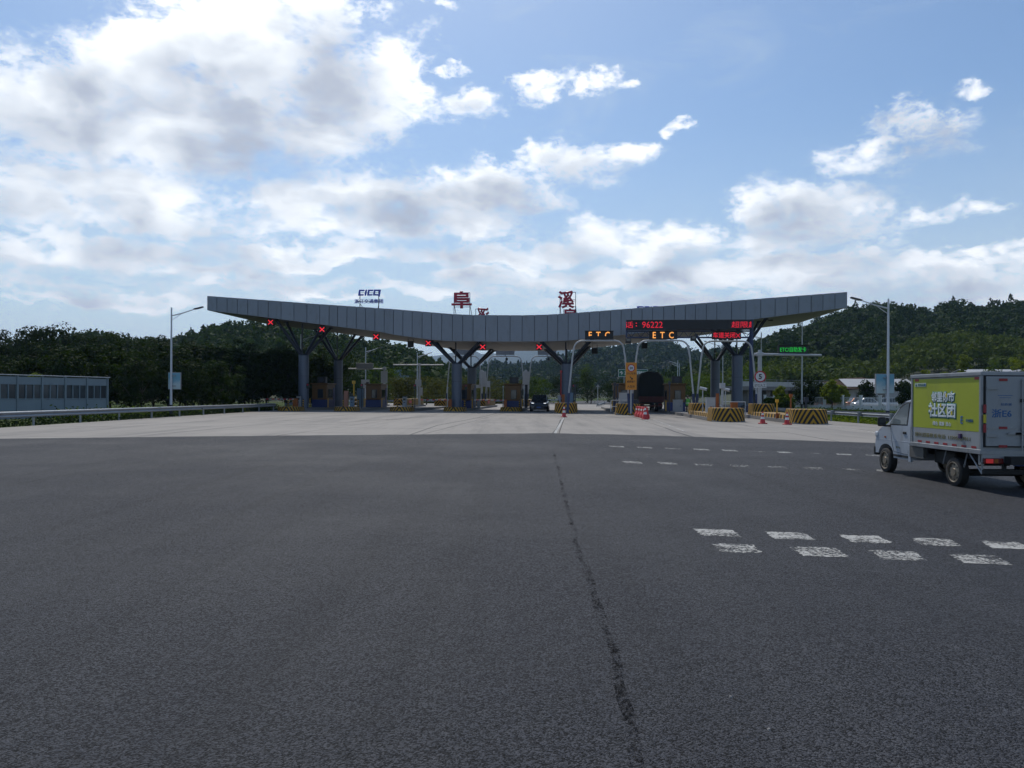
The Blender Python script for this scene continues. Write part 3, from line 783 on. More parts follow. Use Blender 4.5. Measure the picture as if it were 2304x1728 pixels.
# ================================================================== HILLS
M_hillsoil = mat('hillside_undergrowth', (.026, .038, .014), .95, 0, .5, .05, dirt=.2)
M_farhill = mat('far_forested_mountain', (.03, .048, .022), .95, 0, .4, .01)
M_soil = mat('bare_red_earth', (.055, .038, .025), .95, 0, .4, .3, spec=.05)
def vnoise(x, y, s, seed):
    r = np.random.default_rng(seed); o = np.zeros_like(x); a = 1.
    for k in range(5):
        th = r.uniform(0, 6.28, 4); ph = r.uniform(0, 6.28, 4)
        for q in range(4): o += a * np.sin((x * np.cos(th[q]) + y * np.sin(th[q])) / s * (2 ** k) * r.uniform(.7, 1.3) + ph[q]) / 4
        a *= .5
    return o
def hill(name, label, ridge, Y0, Y1, Yb, th_, m, seed, rough, sheetmat=M_hillsoil, forest=None, ntree=0, tree_r=3.2, lm=None, quads=60, qs=1.2, lo_t=.0, fdesc='', pine=.2):
    """ridge: pixel outline; the hill climbs from depth Y0 to the ridge at Y1 and falls to Yb"""
    rr = np.array([[ray(px, py)[0], ray(px, py)[1]] for px, py in ridge])
    tx = np.linspace(rr[0, 0], rr[-1, 0], 150); zr = np.interp(tx, rr[:, 0], rr[:, 1]) * Y1 + H - th_
    zr = np.maximum(zr, .5)
    ts = np.concatenate([np.linspace(0, 1, 26), np.linspace(1, 2, 12)[1:]])
    def surf(txa, t, zra):
        Y = np.where(t <= 1, Y0 + (Y1 - Y0) * t, Y1 + (Yb - Y1) * (t - 1))
        prof = np.where(t <= 1, np.sin(np.clip(t, 0, 1) * np.pi / 2) ** 1.25, np.cos(np.clip(t - 1, 0, 1) * np.pi / 2))
        X = txa * np.where(t <= 1, Y, Y)
        nz = vnoise(X, Y, (Y1 - Y0) * .35, seed) * rough * np.clip(t, 0, 1) * np.clip(zra / 10, 0, 1) * np.where(np.abs(t - 1) < .1, .25, 1)
        return X, Y, zra * prof + nz - .3
    T, S = np.meshgrid(tx, ts, indexing='ij'); Z = np.repeat(zr[:, None], len(ts), 1)
    X, Y, Zz = surf(T, S, Z)
    V = np.stack([X, Y, Zz], 2).reshape(-1, 3); a = np.arange(len(tx) * len(ts)).reshape(len(tx), len(ts))
    Q = np.stack([a[:-1, :-1], a[1:, :-1], a[1:, 1:], a[:-1, 1:]], 2).reshape(-1, 4)
    o = put(name, mesh_np(name, V, Q), sheetmat, smooth=True); tag(o, label, kind='structure')
    if ntree:
        r = np.random.default_rng(seed + 7)
        tt = r.uniform(lo_t, 1.06, ntree) ** .8; tt[: ntree // 8] = r.uniform(.96, 1.03, ntree // 8)
        txs = r.uniform(tx[0], tx[-1], ntree); zt = np.interp(txs, tx, zr)
        X, Y, Zt = surf(txs, tt, zt)
        keep = zt > 3; X, Y, Zt = X[keep], Y[keep], Zt[keep]; n = len(X)
        R = tree_r * r.uniform(.55, 1.35, n); hh = R * r.uniform(.8, 1.3, n)
        pn = r.uniform(0, 1, n) < pine; hh[pn] *= 1.3; R[pn] *= .75
        d = r.normal(size=(n, quads, 3)); d /= np.linalg.norm(d, axis=2, keepdims=True)
        d[:, :, 2] = np.where(d[:, :, 2] < -.35, -d[:, :, 2], d[:, :, 2])
        rad = r.uniform(.72, 1.0, (n, quads, 1))
        p = d * rad * np.stack([R, R, hh], 1)[:, None, :]
        cone = np.clip(1 - (p[:, :, 2] / hh[:, None]) * .75, .15, 1.6)
        p[pn, :, 0] *= cone[pn]; p[pn, :, 1] *= cone[pn]
        p += np.stack([X, Y, Zt + hh * .75], 1)[:, None, :]
        sz = np.repeat(qs * R / tree_r, quads)
        nr = d / np.stack([R, R, hh], 1)[:, None, :] * tree_r
        V, Q = leaf_quads(p.reshape(-1, 3), sz, r, nr.reshape(-1, 3), .45)
        o = put(forest, mesh_np(forest, V, Q), lm); tag(o, fdesc, 'forest', kind='stuff')
hill('wooded_hill', 'dark wooded hill behind the left half of the canopy', [(-1100, 800), (-500, 760), (0, 785), (150, 760), (210, 742), (300, 765), (400, 757), (440, 745), (490, 732), (580, 727), (640, 732), (700, 738), (760, 752), (860, 766), (930, 785), (985, 806), (1030, 830), (1080, 860)],
     170, 370, 600, 8.0, None, 11, 3., forest='hill_forest', ntree=4200, tree_r=3.0, lm=L_hill, quads=70, qs=1.35, fdesc='dense dark forest covering the hill on the left', pine=.16)
hill('wooded_hill', 'tall wooded hill on the right behind the lamp post', [(1480, 850), (1560, 812), (1640, 790), (1717, 766), (1750, 753), (1815, 737), (1860, 718), (1894, 706), (1970, 691), (2024, 698), (2066, 706), (2131, 695), (2160, 688), (2216, 691), (2272, 685), (2304, 689), (2600, 700), (3100, 760), (3500, 820)],
     190, 430, 700, 10.4, None, 12, 4., forest='hill_forest', ntree=5200, tree_r=3.4, lm=L_hill, quads=76, qs=1.45, fdesc='dense dark forest covering the tall hill on the right', pine=.07)
hill('green_spur', 'lower lighter green spur in front of the right hill', [(1440, 872), (1560, 856), (1640, 836), (1720, 828), (1800, 822), (1900, 818), (2000, 800), (2060, 770), (2120, 758), (2200, 757), (2304, 775), (2600, 790), (3000, 840)],
     140, 265, 380, 3.8, None, 13, 2., forest='spur_scrub', ntree=2600, tree_r=2.1, lm=L_hill2, quads=66, qs=.95, lo_t=.25, fdesc='light green scrub and small trees on the lower spur', pine=.08)
hill('middle_hill', 'hazy blue-green hill seen under the canopy', [(1010, 850), (1074, 826), (1106, 815), (1139, 818), (1180, 824), (1206, 816), (1237, 806), (1277, 797), (1330, 786), (1400, 777), (1470, 768), (1510, 769), (1530, 780), (1580, 792), (1620, 783), (1680, 790), (1760, 815), (1850, 850)],
     520, 950, 1400, 12, None, 14, 5., forest='middle_hill_forest', ntree=3600, tree_r=4.5, lm=L_hill, quads=30, qs=3., fdesc='forest on the hazy hill seen under the canopy', pine=.3)
hill('far_mountains', 'pale blue far mountains between the toll columns', [(500, 850), (800, 815), (940, 806), (994, 800), (1030, 792), (1064, 788), (1087, 799), (1103, 793), (1118, 798), (1157, 788), (1210, 785), (1260, 783), (1330, 790), (1500, 800), (1700, 815), (1900, 850)],
     3200, 4800, 6000, 0, None, 15, 16., sheetmat=M_farhill)
# bare earth cutting at the foot of the spur
eb = [at(1735, 871, 150), at(1800, 867, 152), at(1860, 858, 156), at(1900, 851, 160), at(1940, 849, 160), at(1970, 856, 158), at(1990, 874, 150), at(1860, 875, 148), at(1740, 876, 146)]
mb = MB(); n_ = len(eb)
mb.add([p for p in eb] + [p + Vector((0, 14, -1)) for p in eb], [tuple(range(n_))] + [(i, (i + 1) % n_, n_ + (i + 1) % n_, n_ + i) for i in range(n_)])
o = mb.build('earth_cutting', M_soil); tag(o, 'bare reddish earth bank below the spur', kind='structure')
cover('bank_scrub', 'brown-green scrub on the bank behind the toll lanes', L_brown, [(-16, 150, 0, 165, 2.), (-22, 158, 2, 172, 4)], 5000, .5, 2.2, 8)

# ================================================================== TOLL CANOPY
VF, VR = 78.0, 94.5
topl = [(465, 665.7), (604, 675.7), (720, 684.4), (760, 687), (886, 695.5), (1017, 706.6), (1064, 708.7), (1174, 709.4), (1232, 707.9), (1279, 705.2), (1340, 700.3), (1560, 683.4), (1906, 657)]
botl = [(465, 697.9), (581, 711.8), (720, 729.7), (760, 735), (860, 747), (886, 753), (970, 764.5), (1017, 767.6), (1140, 768.6), (1232, 768.2), (1284, 766), (1378, 756), (1560, 736), (1689, 719.3), (1771, 708.8), (1906, 692)]
tu = np.array([onv(*p, VF) for p in topl]); bu = np.array([onv(*p, VF) for p in botl])
def ztop(u): return float(np.interp(u, tu[:, 0], tu[:, 1]))
def zbot(u): return float(np.interp(u, bu[:, 0], bu[:, 1]))
jpx = [440 + x / 5.183 for x in (135, 250, 370, 490, 610, 730, 850, 1000, 1150, 1300, 1450, 1560)] + \
      [760 + x / 3.814 for x in (0, 80, 160, 240, 320, 400, 480, 560, 640, 725, 805, 893, 985, 1073, 1162, 1270, 1372, 1480, 1583, 1690, 1800, 1888)] + \
      [1260 + x / 5.927 for x in (110, 250, 393, 530, 675, 815, 955, 1095, 1235, 1380, 1525, 1670)] + \
      [1540 + x / 5.72 for x in (140, 280, 415, 605, 790, 980, 1165, 1320, 1470, 1628, 1780, 1935, 2095)]
ju = [onv(x, 700, VF)[0] for x in jpx]
ju = [q for i, q in enumerate(ju) if i == 0 or q - ju[i - 1] > .3]
UL, UR = ju[0], ju[-1]
can = thing('toll_canopy', 'long grey butterfly-shaped toll canopy on tree-like steel columns', 'canopy', W(0, VF), RZ)
D_ = VR - VF
for i in range(len(ju) - 1):
    a, b = ju[i] + .026, ju[i + 1] - .026; dz = random.uniform(-.004, .004); dy = random.uniform(-.008, .008)
    MB().slab([(a, zbot(a)), (b, zbot(b)), (b, ztop(b)), (a, ztop(a))], -.05 + dy, 0).build('fascia_panel', M_fascia, can)
bk = MB(); us = list(np.linspace(UL + .03, UR - .03, 40))
def strip(mb, fz, y0, y1):
    V = []; Fq = []
    for i, u in enumerate(us):
        V += [(u, y0, fz(u)), (u, y1, fz(u))]
        if i: Fq.append((2 * i - 2, 2 * i - 1, 2 * i + 1, 2 * i))
    mb.add(V, Fq)
V = []; Fq = []
for i, u in enumerate(us):
    V += [(u, .03, zbot(u) + .03), (u, D_, zbot(u) + .04), (u, D_, ztop(u) - .05), (u, .03, ztop(u) - .05)]
    if i:
        o_ = 4 * i - 4; Fq += [(o_ + k, o_ + (k + 1) % 4, o_ + 4 + (k + 1) % 4, o_ + 4 + k) for k in range(4)]
Fq += [(3, 2, 1, 0), tuple(range(len(V) - 4, len(V)))]
MB().add(V, Fq).build('canopy_body', mat('shadow_gap_metal', (.06, .068, .08), .6), can)
# soffit panels, hung under the body
for i in range(0, len(ju) - 1, 2):
    a, b = ju[i] + .012, ju[min(i + 2, len(ju) - 1)] - .012
    for k in range(6):
        y0, y1 = .06 + k * (D_ - .1) / 6 + .012, .06 + (k + 1) * (D_ - .1) / 6 - .012
        za, zb = zbot(a), zbot(b); h_ = .022
        MB().add([(a, y0, za), (b, y0, zb), (b, y1, zb), (a, y1, za), (a, y0, za + h_), (b, y0, zb + h_), (b, y1, zb + h_), (a, y1, za + h_)],
                 [(0, 1, 2, 3), (7, 6, 5, 4), (0, 4, 5, 1), (1, 5, 6, 2), (2, 6, 7, 3), (3, 7, 4, 0)]).build('soffit_panel', M_soffit, can)
# columns and struts
colu = []
for cpx, ctop in ((683.5, 800), (1028, 818.5), (1275, 819), (1659, 800.5)):
    u, zt = onv(cpx, ctop, 80.3); colu.append(u)
    for v in (80.3, 92.5):
        w_ = v - VF
        c = MB().cyl((u, w_, 0), (u, w_, zt), .54, n=28).build('column', M_col, can, True)
        MB().cyl((u, w_, zt), (u, w_, zt + .12), .57, .5, n=28).build('column_cap', M_strut, c)
        MB().cyl((u, w_, zt * .62), (u, w_, zt * .62 + .02), .545, n=28).build('column_joint', M_strut, c)
        for sx in (-1, 1):
            for sy in (-1, 1):
                e = Vector((u + sx * 2.5, w_ + sy * 1.45, 0)); e.z = zbot(e.x) - .02
                MB().cyl((u + sx * .22, w_ + sy * .15, zt), e, .17, .15, 10).cyl(e + Vector((0, 0, -.12)), e, .26, .26, 10).build('strut', M_strut, can, True)
        MB().cyl((u - .1, w_ - .2, zt), (u - .1, w_ - .2, zbot(u)), .07, n=8).build('drain_pipe', M_strut, can, True)
for fx in (-33, 1.5, 20.5):
    MB().box((fx, 4., zbot(fx) - .06), (.45, .3, .1)).build('soffit_lamp', M_dark, can)

# ------------------------------------------------------------------ roof signs
def roof_char(ch, x0, x1, y0, y1, v, label, mirror=False, m=M_signred, off=.028):
    (u0, zt), (u1, zb) = onv(x0, y0, v), onv(x1, y1, v); u = (u0 + u1) / 2; base = ztop(u) - .05
    t = thing('roof_sign', label, 'sign', W(u, v, base), RZ)
    wd, hg = u1 - u0, zt - zb; zc = (zt + zb) / 2 - base
    o = put('character', text(ch, wd, hg, .10, off, mirror=mirror), m, t); o.location = (0, 0, zc)
    fw = wd * .39; f0, f1 = max(.05, zc - hg * .40), zc + hg * .42; by = .22
    mb = MB()
    for s in (-1, 1): mb.box((s * fw, by, (f1) / 2), (.06, .06, f1)); mb.cyl((s * fw, by, f0 + .3), (s * fw + .12, by + 1.1, 0), .03, n=6)
    mb.box((0, by, f1), (2 * fw, .05, .05)); mb.box((0, by, f0), (2 * fw, .05, .05)); mb.box((0, by, zc), (2 * fw, .05, .05))
    mb.build('support_frame', M_strut, t); return t
roof_char('阜', 1016, 1061.5, 655, 694, 79.2, 'dark red character sign on a frame on the roof, left of centre')
roof_char('溪', 1255, 1300, 654, 694, 79.2, 'dark red character sign on the roof, right of centre, with water strokes')
roof_char('溪', 1066, 1101, 692, 726, 93.6, 'back of a dark red sign barely rising behind the roof edge at centre left', True)
roof_char('阜', 1264, 1300, 693.5, 727, 93.6, 'back of a dark red sign low behind the right-hand roof character', True)
def block_letters(parent, wd, hg, m, zc, sh=.18, mirror=False):
    lw = wd / 4.0; st = hg * .25; x = -wd / 2
    def bar(name, boxes):
        mb = MB()
        for (x0, z0, x1, z1) in boxes:
            p = [(x0, z0), (x1, z0), (x1, z1), (x0, z1)]
            p = [((a + (b) * sh) * (-1 if mirror else 1), zc + b) for a, b in p]
            mb.slab(p, -.1, .1)
        mb.build(name, m, parent, bevel=.03)
    h = hg / 2
    def cc(x0, w_): return [(x0, -h, x0 + st, h), (x0 + st, h - st, x0 + w_, h), (x0 + st, -h, x0 + w_, -h + st)]
    bar('letter', cc(x, lw * 1.05)); x += lw * 1.25
    bar('letter', [(x, -h, x + st, h)]); x += st + lw * .22
    bar('letter', cc(x, lw)); x += lw * 1.15
    bar('letter', cc(x, lw * 1.05) + [(x + lw * 1.05, -h - hg * .18, x + lw * 1.05 + st, h)])
def company(v, x0, x1, y0, y1, tx0, tx1, ty0, ty1, label, mirror):
    (u0, z1), (u1, z0) = onv(x0, y0, v), onv(x1, y1, v); (a0, t1), (a1, t0) = onv(tx0, ty0, v), onv(tx1, ty1, v)
    u = (u0 + u1) / 2; base = ztop(u) - .05
    t = thing('roof_sign', label, 'sign', W(u, v, base), RZ)
    block_letters(t, u1 - u0, z1 - z0, M_signblue, (z0 + z1) / 2 - base, mirror=mirror)
    o = put('company_name', text('浙江交通集团', a1 - a0, t1 - t0, .08, .015, mirror=mirror), M_signblue, t); o.location = ((a0 + a1) / 2 - u, 0, (t0 + t1) / 2 - base)
    mb = MB(); wd = (u1 - u0) * .46
    for s in (-1, 1):
        mb.box((s * wd, .2, (z1 - base) / 2), (.07, .07, z1 - base)); mb.cyl((s * wd, .2, (t0 - base)), (s * wd - s * .3, 1.0, 0), .03, n=6)
    mb.box((0, .2, (z0 + z1) / 2 - base), (2 * wd, .05, .05)); mb.box((0, .2, (t0 + t1) / 2 - base), ((a1 - a0) * .9, .05, .05))
    mb.build('support_frame', M_strut, t)
company(79.2, 807, 853, 651.8, 665, 797.5, 862, 673, 682.5, 'blue block-letter company sign on the left part of the roof', False)
company(93.6, 1436, 1482, 689, 700, 1427, 1492, 706, 714, 'dark top of a company sign peeping over the right part of the roof', True)

# ------------------------------------------------------------------ lane signals under the front edge
sig = [(608.8, 725), (724.6, 741.3), (846, 757.5), (963.7, 772), (1086, 780.7), (1213, 780.7)]
ordl = ['leftmost red cross lane signal under the canopy edge', 'second red cross lane signal from the left', 'third red cross lane signal from the left', 'red cross lane signal left of the second column',
        'red cross lane signal over the shrub bank, right of the second column', 'red cross lane signal above the dark car']
for (px, py), lb in zip(sig, ordl):
    u, z = onv(px, py, 78.7)
    t = thing('lane_signal', lb, 'signal', W(u, 78.7, z), RZ, 'red cross lane signals')
    MB().box((0, .12, 0), (.66, .24, .66)).build('housing', M_dark, t, bevel=.02)
    up = zbot(u) - z
    for s in (-1, 1): MB().cyl((s * .33, .12, .36), (s * .33, .12, max(.5, up)), .022, n=6).build('hanger', M_dark, t)
    for s in (-1, 1):
        q = Matrix.Rotation(s * math.radians(42), 3, 'Y')
        MB().box((0, -.015 - .004 * s, 0), (.66, .012, .075), q).build('cross_bar', E_redx, t)
for px, py, v, lb in [(924, 775, 82, 'dark back of a lane signal hanging under the canopy, left'), (1338, 790, 88, 'dark back of a lane signal under the first amber sign'), (1450, 778, 88, 'dark back of a lane signal under the second amber sign')]:
    u, z = onv(px, py, v); t = thing('lane_signal', lb, 'signal', W(u, v, z), RZ)
    MB().box((0, 0, 0), (.66, .22, .62)).build('housing', M_dark, t, bevel=.02)
    MB().slab([(-.3, .31), (.3, .31), (.36, .36), (-.36, .36)], -.1, .35).build('visor', M_dark, t)
    for s in (-1, 1): MB().cyl((s * .28, 0, .3), (s * .28, 0, max(.5, zbot(u) - z)), .022, n=6).build('hanger', M_dark, t)

# ================================================================== ISLANDS
isl_u = [-28.0, -22.6, -17.2, -12.0, -6.4, -.6, 4.9, 10.35, 14.75]
M_kerb = chevron('kerb_stripe_paint', (.45, .26, .05), .8, 0.)
def nose_outline(hw, L, flat=.55):
    pts = []
    for k in range(9):
        a = math.pi * (1 + k / 8.)
        pts.append((math.cos(a) * hw * (1.0 if k in (0, 8) else .98), flat + math.sin(a) * flat))
    pts = [(x, y) for x, y in pts]
    return [(-hw, L)] + pts + [(hw, L)]
def island(u, v0, v1, label, tall=0., extra=None):
    t = thing('toll_island', label, 'island', W(u, v0), RZ, 'toll islands')
    hw = 1.08
    MB().prism([(x, y) for x, y in nose_outline(hw, v1 - v0, .6)], 0, .24, .995, (0, (v1 - v0) / 2)).build('kerb_slab', M_conc, t)
    if tall: MB().prism(nose_outline(hw + .02, 2.5, .7), .006, tall, .93, (0, 1.5)).build('nose_block', M_chev, t, bevel=.04)
    else: MB().prism(nose_outline(hw + .05, 2.2, .6), .006, .44, .93, (0, 1.2)).build('nose_block', M_chev, t, bevel=.03)
    return t
il = ['leftmost low toll island with striped nose and a column', 'second low toll island from the left, with striped nose', 'third low toll island, carrying a grey T-shaped sign pole', 'fourth low toll island, at the foot of the second column',
      'low toll island left of the dark car, under an orange booth', 'middle toll island with tall striped nose right of the dark car', 'toll island with tall striped nose by the red barriers',
      'long toll island with two tall striped noses and a white cabinet', 'rightmost toll island with two tall striped noses']
vn = [73.5, 74.5, 75.5, 77, 79, 71.0, 67.5, 51.5, 48.5]
islands = []
for i, u in enumerate(isl_u):
    t = island(u, vn[i], 112 if i < 6 else 104, il[i], 0 if i < 5 else 1.0 if i < 7 else .92); islands.append(t)
    if i < 5:   # tall striped walls towards the far end
        y0 = 99 - vn[i]; MB().prism([(-.75, y0), (.75, y0), (.75, 112 - vn[i]), (-.75, 112 - vn[i])], .24, 1.12, .97).build('far_wall', M_chev, t)
        MB().box((.79, y0 + 3.6, .72), (.03, 2.2, .34)).build('reflector_panel', M_red, t)
    if i >= 7:
        y1 = (63.5 if i == 7 else 61.) - vn[i]
        MB().prism([(-.95, 2.5), (.95, 2.5), (.95, y1), (-.95, y1)], .24, .50, .96).build('side_wall', M_kerb, t)
        o = MB().prism(nose_outline(.84, 2.6, .6), .24, 1.12, .94, (0, 1.5)).build('nose_block', M_chev, t, bevel=.04); o.location = (.22, y1, 0)

# ------------------------------------------------------------------ booths
def booth(u, v, label, ac=True, wd=1.75, ln=2.9):
    t = thing('toll_booth', label, 'booth', W(u, v, .24), RZ, 'orange toll booths'); hw = wd / 2
    MB().box((0, ln / 2, .42), (wd, ln, .84)).build('base', M_boothblue, t, bevel=.04)
    MB().box((0, ln / 2, .845 + .85), (wd - .02, ln - .02, 1.70)).build('body', M_booth, t, bevel=.06)
    MB().box((0, ln / 2, 2.62), (wd + .22, ln + .3, .14)).build('roof', M_booth, t, bevel=.04)
    f = MB().box((.12, -.02, 1.52), (.62, .05, 1.0)).build('window', M_dark, t); MB().box((.12, -.05, 1.52), (.52, .02, .9)).build('pane', M_glass, f)
    for s in (-1, 1):
        f = MB().box((s * (hw + .005), ln * .42, 1.55), (.04, 1.5, .95)).build('window', M_dark, t); MB().box((s * (hw + .03), ln * .42, 1.55), (.02, 1.4, .86)).build('pane', M_glass, f)
    MB().box((hw + .01, ln * .86, 1.25), (.04, .6, 1.9)).build('door', M_boothblue, t)
    if ac:
        a = MB().box((.1, .7, 2.70 + .36), (.95, .6, .66)).build('rooftop_unit', M_dark, t, bevel=.02); MB().cyl((.1, .39, 3.06), (.1, .36, 3.06), .26, n=16).build('fan_grille', M_strut, a)
    MB().cyl((-hw - .15, -.1, 0), (-hw - .15, -.1, 1.0), .05, n=8).build('guard_bar', M_yel, t)
    MB().cyl((hw + .15, -.1, 0), (hw + .15, -.1, 1.0), .05, n=8).build('guard_bar', M_yel, t)
    return t
booth(-28, 83.4, 'orange and blue toll booth behind the leftmost column')
booth(-12, 84., 'orange and blue toll booth behind the second column', False)
booth(-6.4, 82.2, 'orange and blue toll booth with rooftop unit left of the dark car')
booth(4.9, 76., 'toll booth left of the loaded truck, behind the orange sign', False)
booth(10.1, 76., 'toll booth right of the loaded truck beside the person')
booth(-22.6, 86, 'toll booth in shade on the second island', False)

# ------------------------------------------------------------------ arches
def arch(u0, u1, v, z, label, r=.072, lean=.5, sleeve=1.9):
    t = thing('lane_arch', label, 'arch', W((u0 + u1) / 2, v, 0), RZ, 'white lane arches'); hw = (u1 - u0) / 2
    pts = [(-hw, 0, .9)]; R = .75; x1 = hw - lean
    pts.append((-x1 - .1, 0, z - R - .6))
    for k in range(7):
        a = math.pi - math.pi / 2 * k / 6; pts.append((-x1 + R + math.cos(a) * R, 0, z - R + math.sin(a) * R))
    pts += [(-x, y, q) for x, y, q in pts[::-1]]
    MB().tube(pts, r, 10).build('arch_tube', M_white, t, True)
    for s in (-1, 1): MB().cyl((s * (hw + .02), 0, .2), (s * (hw - .1), 0, sleeve), .12, n=10).build('sleeve', M_navy, t, True)
    return t
fe = [onv(1276, 900, 66)[0], onv(1418.5, 900, 66)[0], onv(1564.5, 900, 66)[0], onv(1706, 900, 66)[0]]
za = onv(1345, 766.5, 66)[1]
arch(fe[0] + .05, fe[1] - .08, 66, za, 'leftmost white arch over the open lane, with a half-lit amber sign')
arch(fe[1] + .08, fe[2] - .08, 66, za, 'middle white arch in front, with a fully lit amber sign')
arch(fe[2] + .08, fe[3] - .05, 66, za - .05, 'rightmost white arch, carrying the red closed-lane sign')
be = [-17.2, -11.9, -6.2, -.65]
zb_ = onv(1130, 801.5, 103)[1]
for i, lb in enumerate(['far white arch behind the second column', 'far white arch between the second column and the dark car', 'far white arch behind the dark car']):
    arch(be[i] + .15, be[i + 1] - .15, 103, zb_, lb)
    uc = (be[i] + be[i + 1]) / 2
    t = thing('lane_sign', ['left', 'middle', 'right'][i] + ' grey back of a lane sign above the far arches', 'sign', W(uc, 103, zb_ + .12), RZ)
    MB().box((0, 0, .45), (2.5, .2, .78)).build('panel', M_grey, t, bevel=.02); MB().box((0, .02, 0), (.1, .1, .12)).build('bracket', M_strut, t)
    t = thing('lane_camera', ['left', 'middle', 'right'][i] + ' small dark camera hung from a far arch', 'camera', W(uc + .2, 103, zb_ - .15), RZ)
    MB().box((0, 0, -.25), (.3, .3, .34)).box((0, 0, -.02), (.06, .06, .2)).build('camera_body', M_dark, t); MB().cyl((0, -.15, -.25), (0, -.22, -.25), .08, n=10).build('lens', M_glass, t)

# ------------------------------------------------------------------ LED signs
def led(px0, px1, py0, py1, v, label, txt, m, tw, th, parts='lettering', cut=None, dx=0., dz=0., legs=True, off=.02):
    (u0, z1), (u1, z0) = onv(px0, py0, v), onv(px1, py1, v); t = thing('led_sign', label, 'sign', W((u0 + u1) / 2, v, z0), RZ)
    wd, hg = u1 - u0, z1 - z0
    MB().box((0, .14, hg / 2), (wd, .26, hg)).build('cabinet', M_dark, t, bevel=.015)
    MB().box((0, .0, hg + .012), (wd + .08, .36, .02)).build('hood', M_dark, t)
    o = put(parts, text(txt, wd * tw, hg * th, .008, off, cut=cut), m, t); o.location = (wd * dx, -.006, hg * (.5 + dz))
    if legs:
        for s in (-.35, .35): MB().box((s * wd, .14, -.08), (.07, .07, .16)).build('bracket', M_white, t)
    return t
led(1316.5, 1380, 745, 763, 66, 'amber lane sign with its letters lit only in the upper half, on the left arch', 'E  T  C', E_amb, .74, .84, cut=(1, .36, 1.), dz=0., off=.012)
led(1460.5, 1524, 745, 763, 66, 'amber lane sign with three fully lit letters on the middle arch', 'E  T  C', E_amb, .74, .80, off=.012)
led(1602.5, 1667.5, 745, 763, 65.6, 'red lit closed-lane sign with a cross on the right arch', '车道关闭✕', E_red, .94, .72, off=.008)
led(1751.5, 1818, 776.5, 796, 64, 'green lit lane sign on a long horizontal arm at the right', 'ETC/自助发卡', E_grn, .88, .60, legs=False, off=.0)
# big board on its cantilever gantry
vb = 72.0
(u0, z1), (u1, z0) = onv(1410, 720.5, vb), onv(1690, 742.5, vb)
t = thing('message_gantry', 'dark blue cantilever gantry with a wide red message board', 'gantry', W(u1, vb, 0), RZ); wd = u1 - u0
MB().box((-wd / 2 - .05, -.25, (z0 + z1) / 2), (wd, .3, z1 - z0)).build('board', M_dark, t, bevel=.02)
MB().cyl((.05, .1, 0), (.05, .1, z1 + .05), .19, .17, 14).build('post', M_navy, t, True)
MB().box((.05, .1, .45), (.9, .8, .9)).build('footing', M_navy, t, bevel=.03)
zt_, zl_ = z0 - .02, onv(1500, 759, vb)[1]
for yy in (-.05, .45):
    MB().box((-wd / 2, yy, zl_), (wd, .1, .1)).build('chord', M_navy, t); MB().box((-wd / 2, yy, zt_ - .06), (wd, .1, .1)).build('chord', M_navy, t)
nb = 26
for i in range(nb):
    x0 = -wd + wd * i / nb; x1 = -wd + wd * (i + 1) / nb; a, b = (zl_, zt_ - .06) if i % 2 else (zt_ - .06, zl_)
    MB().cyl((x0, -.05, a), (x1, -.05, b), .028, n=6).build('lattice_bar', M_navy, t)
MB().box((-wd, .2, (z1 + zl_) / 2), (.12, .7, z1 - zl_)).build('end_frame', M_navy, t)
fh = (z1 - z0) * .62
def board_text(s, px0, px1, cut=None, off=.0):
    (a, _), (b, _) = onv(px0, 730, vb), onv(px1, 730, vb)
    o = put('message_text', text(s, b - a, fh, .006, off, cut=cut), E_red, t); o.location = ((a + b) / 2 - u1, -.412, (z0 + z1) / 2)
board_text('话', 1406, 1424, cut=(0, .12, 1.)); board_text('96222', 1444, 1490)
for k_ in (.35, -.25): MB().box((onv(1431, 730, vb)[0] - u1, -.412, (z0 + z1) / 2 + k_ * fh * .7), (.10, .012, .10)).build('colon_dot', E_red, t)
board_text('超限超', 1644, 1700, cut=(0, 0., .80))
# pole with green sign arm, speed disc and plate
u5, v5 = onv(1709, 880, 64)[0], 64
t = thing('sign_mast', 'pale grey mast with a long arm to the right and a round speed sign', 'sign mast', W(u5, v5, 0), RZ)
zarm = onv(1709, 797, v5)[1]; ue = onv(1848, 798, v5)[0]; us_ = onv(1697, 797, v5)[0]
MB().cyl((0, 0, .1), (0, 0, zarm + .35), .17, .15, 14).build('mast', M_white, t, True)
MB().cyl((us_ - u5, 0, zarm), (ue - u5, 0, zarm - .08), .11, .09, 12).build('arm', M_white, t, True)
MB().box((0, 0, zarm), (.5, .42, .30)).build('flange', M_white, t, bevel=.03)
zc = onv(1709, 847.5, v5)[1]
def disc(parent, zc, r, txt, y=-.2, th=.9):
    a = MB().cyl((0, y, zc), (0, y - .03, zc), r, n=36).build('disc', mat('sign_red_rim', (.42, .015, .03), .5), parent)
    MB().cyl((0, y - .034, zc), (0, y - .038, zc), r * .78, n=36).build('disc_face', mat('sign_white_face', (.62, .63, .64), .5), a)
    o = put('number', text(txt, None, r * th, .004, .03), M_dark, a); o.location = (0, y - .045, zc)
    if parent: return a
disc(t, zc, .47, '5')
zp = onv(1709, 867, v5)[1]
p_ = MB().box((0, -.2, zp), (.98, .03, .40)).build('plate', mat('sign_white_face', (.62, .63, .64), .5), t)
o = put('plate_text', text('ETC/人工', .86, .26, .004, .005), M_dark, p_); o.location = (0, -.222, zp)
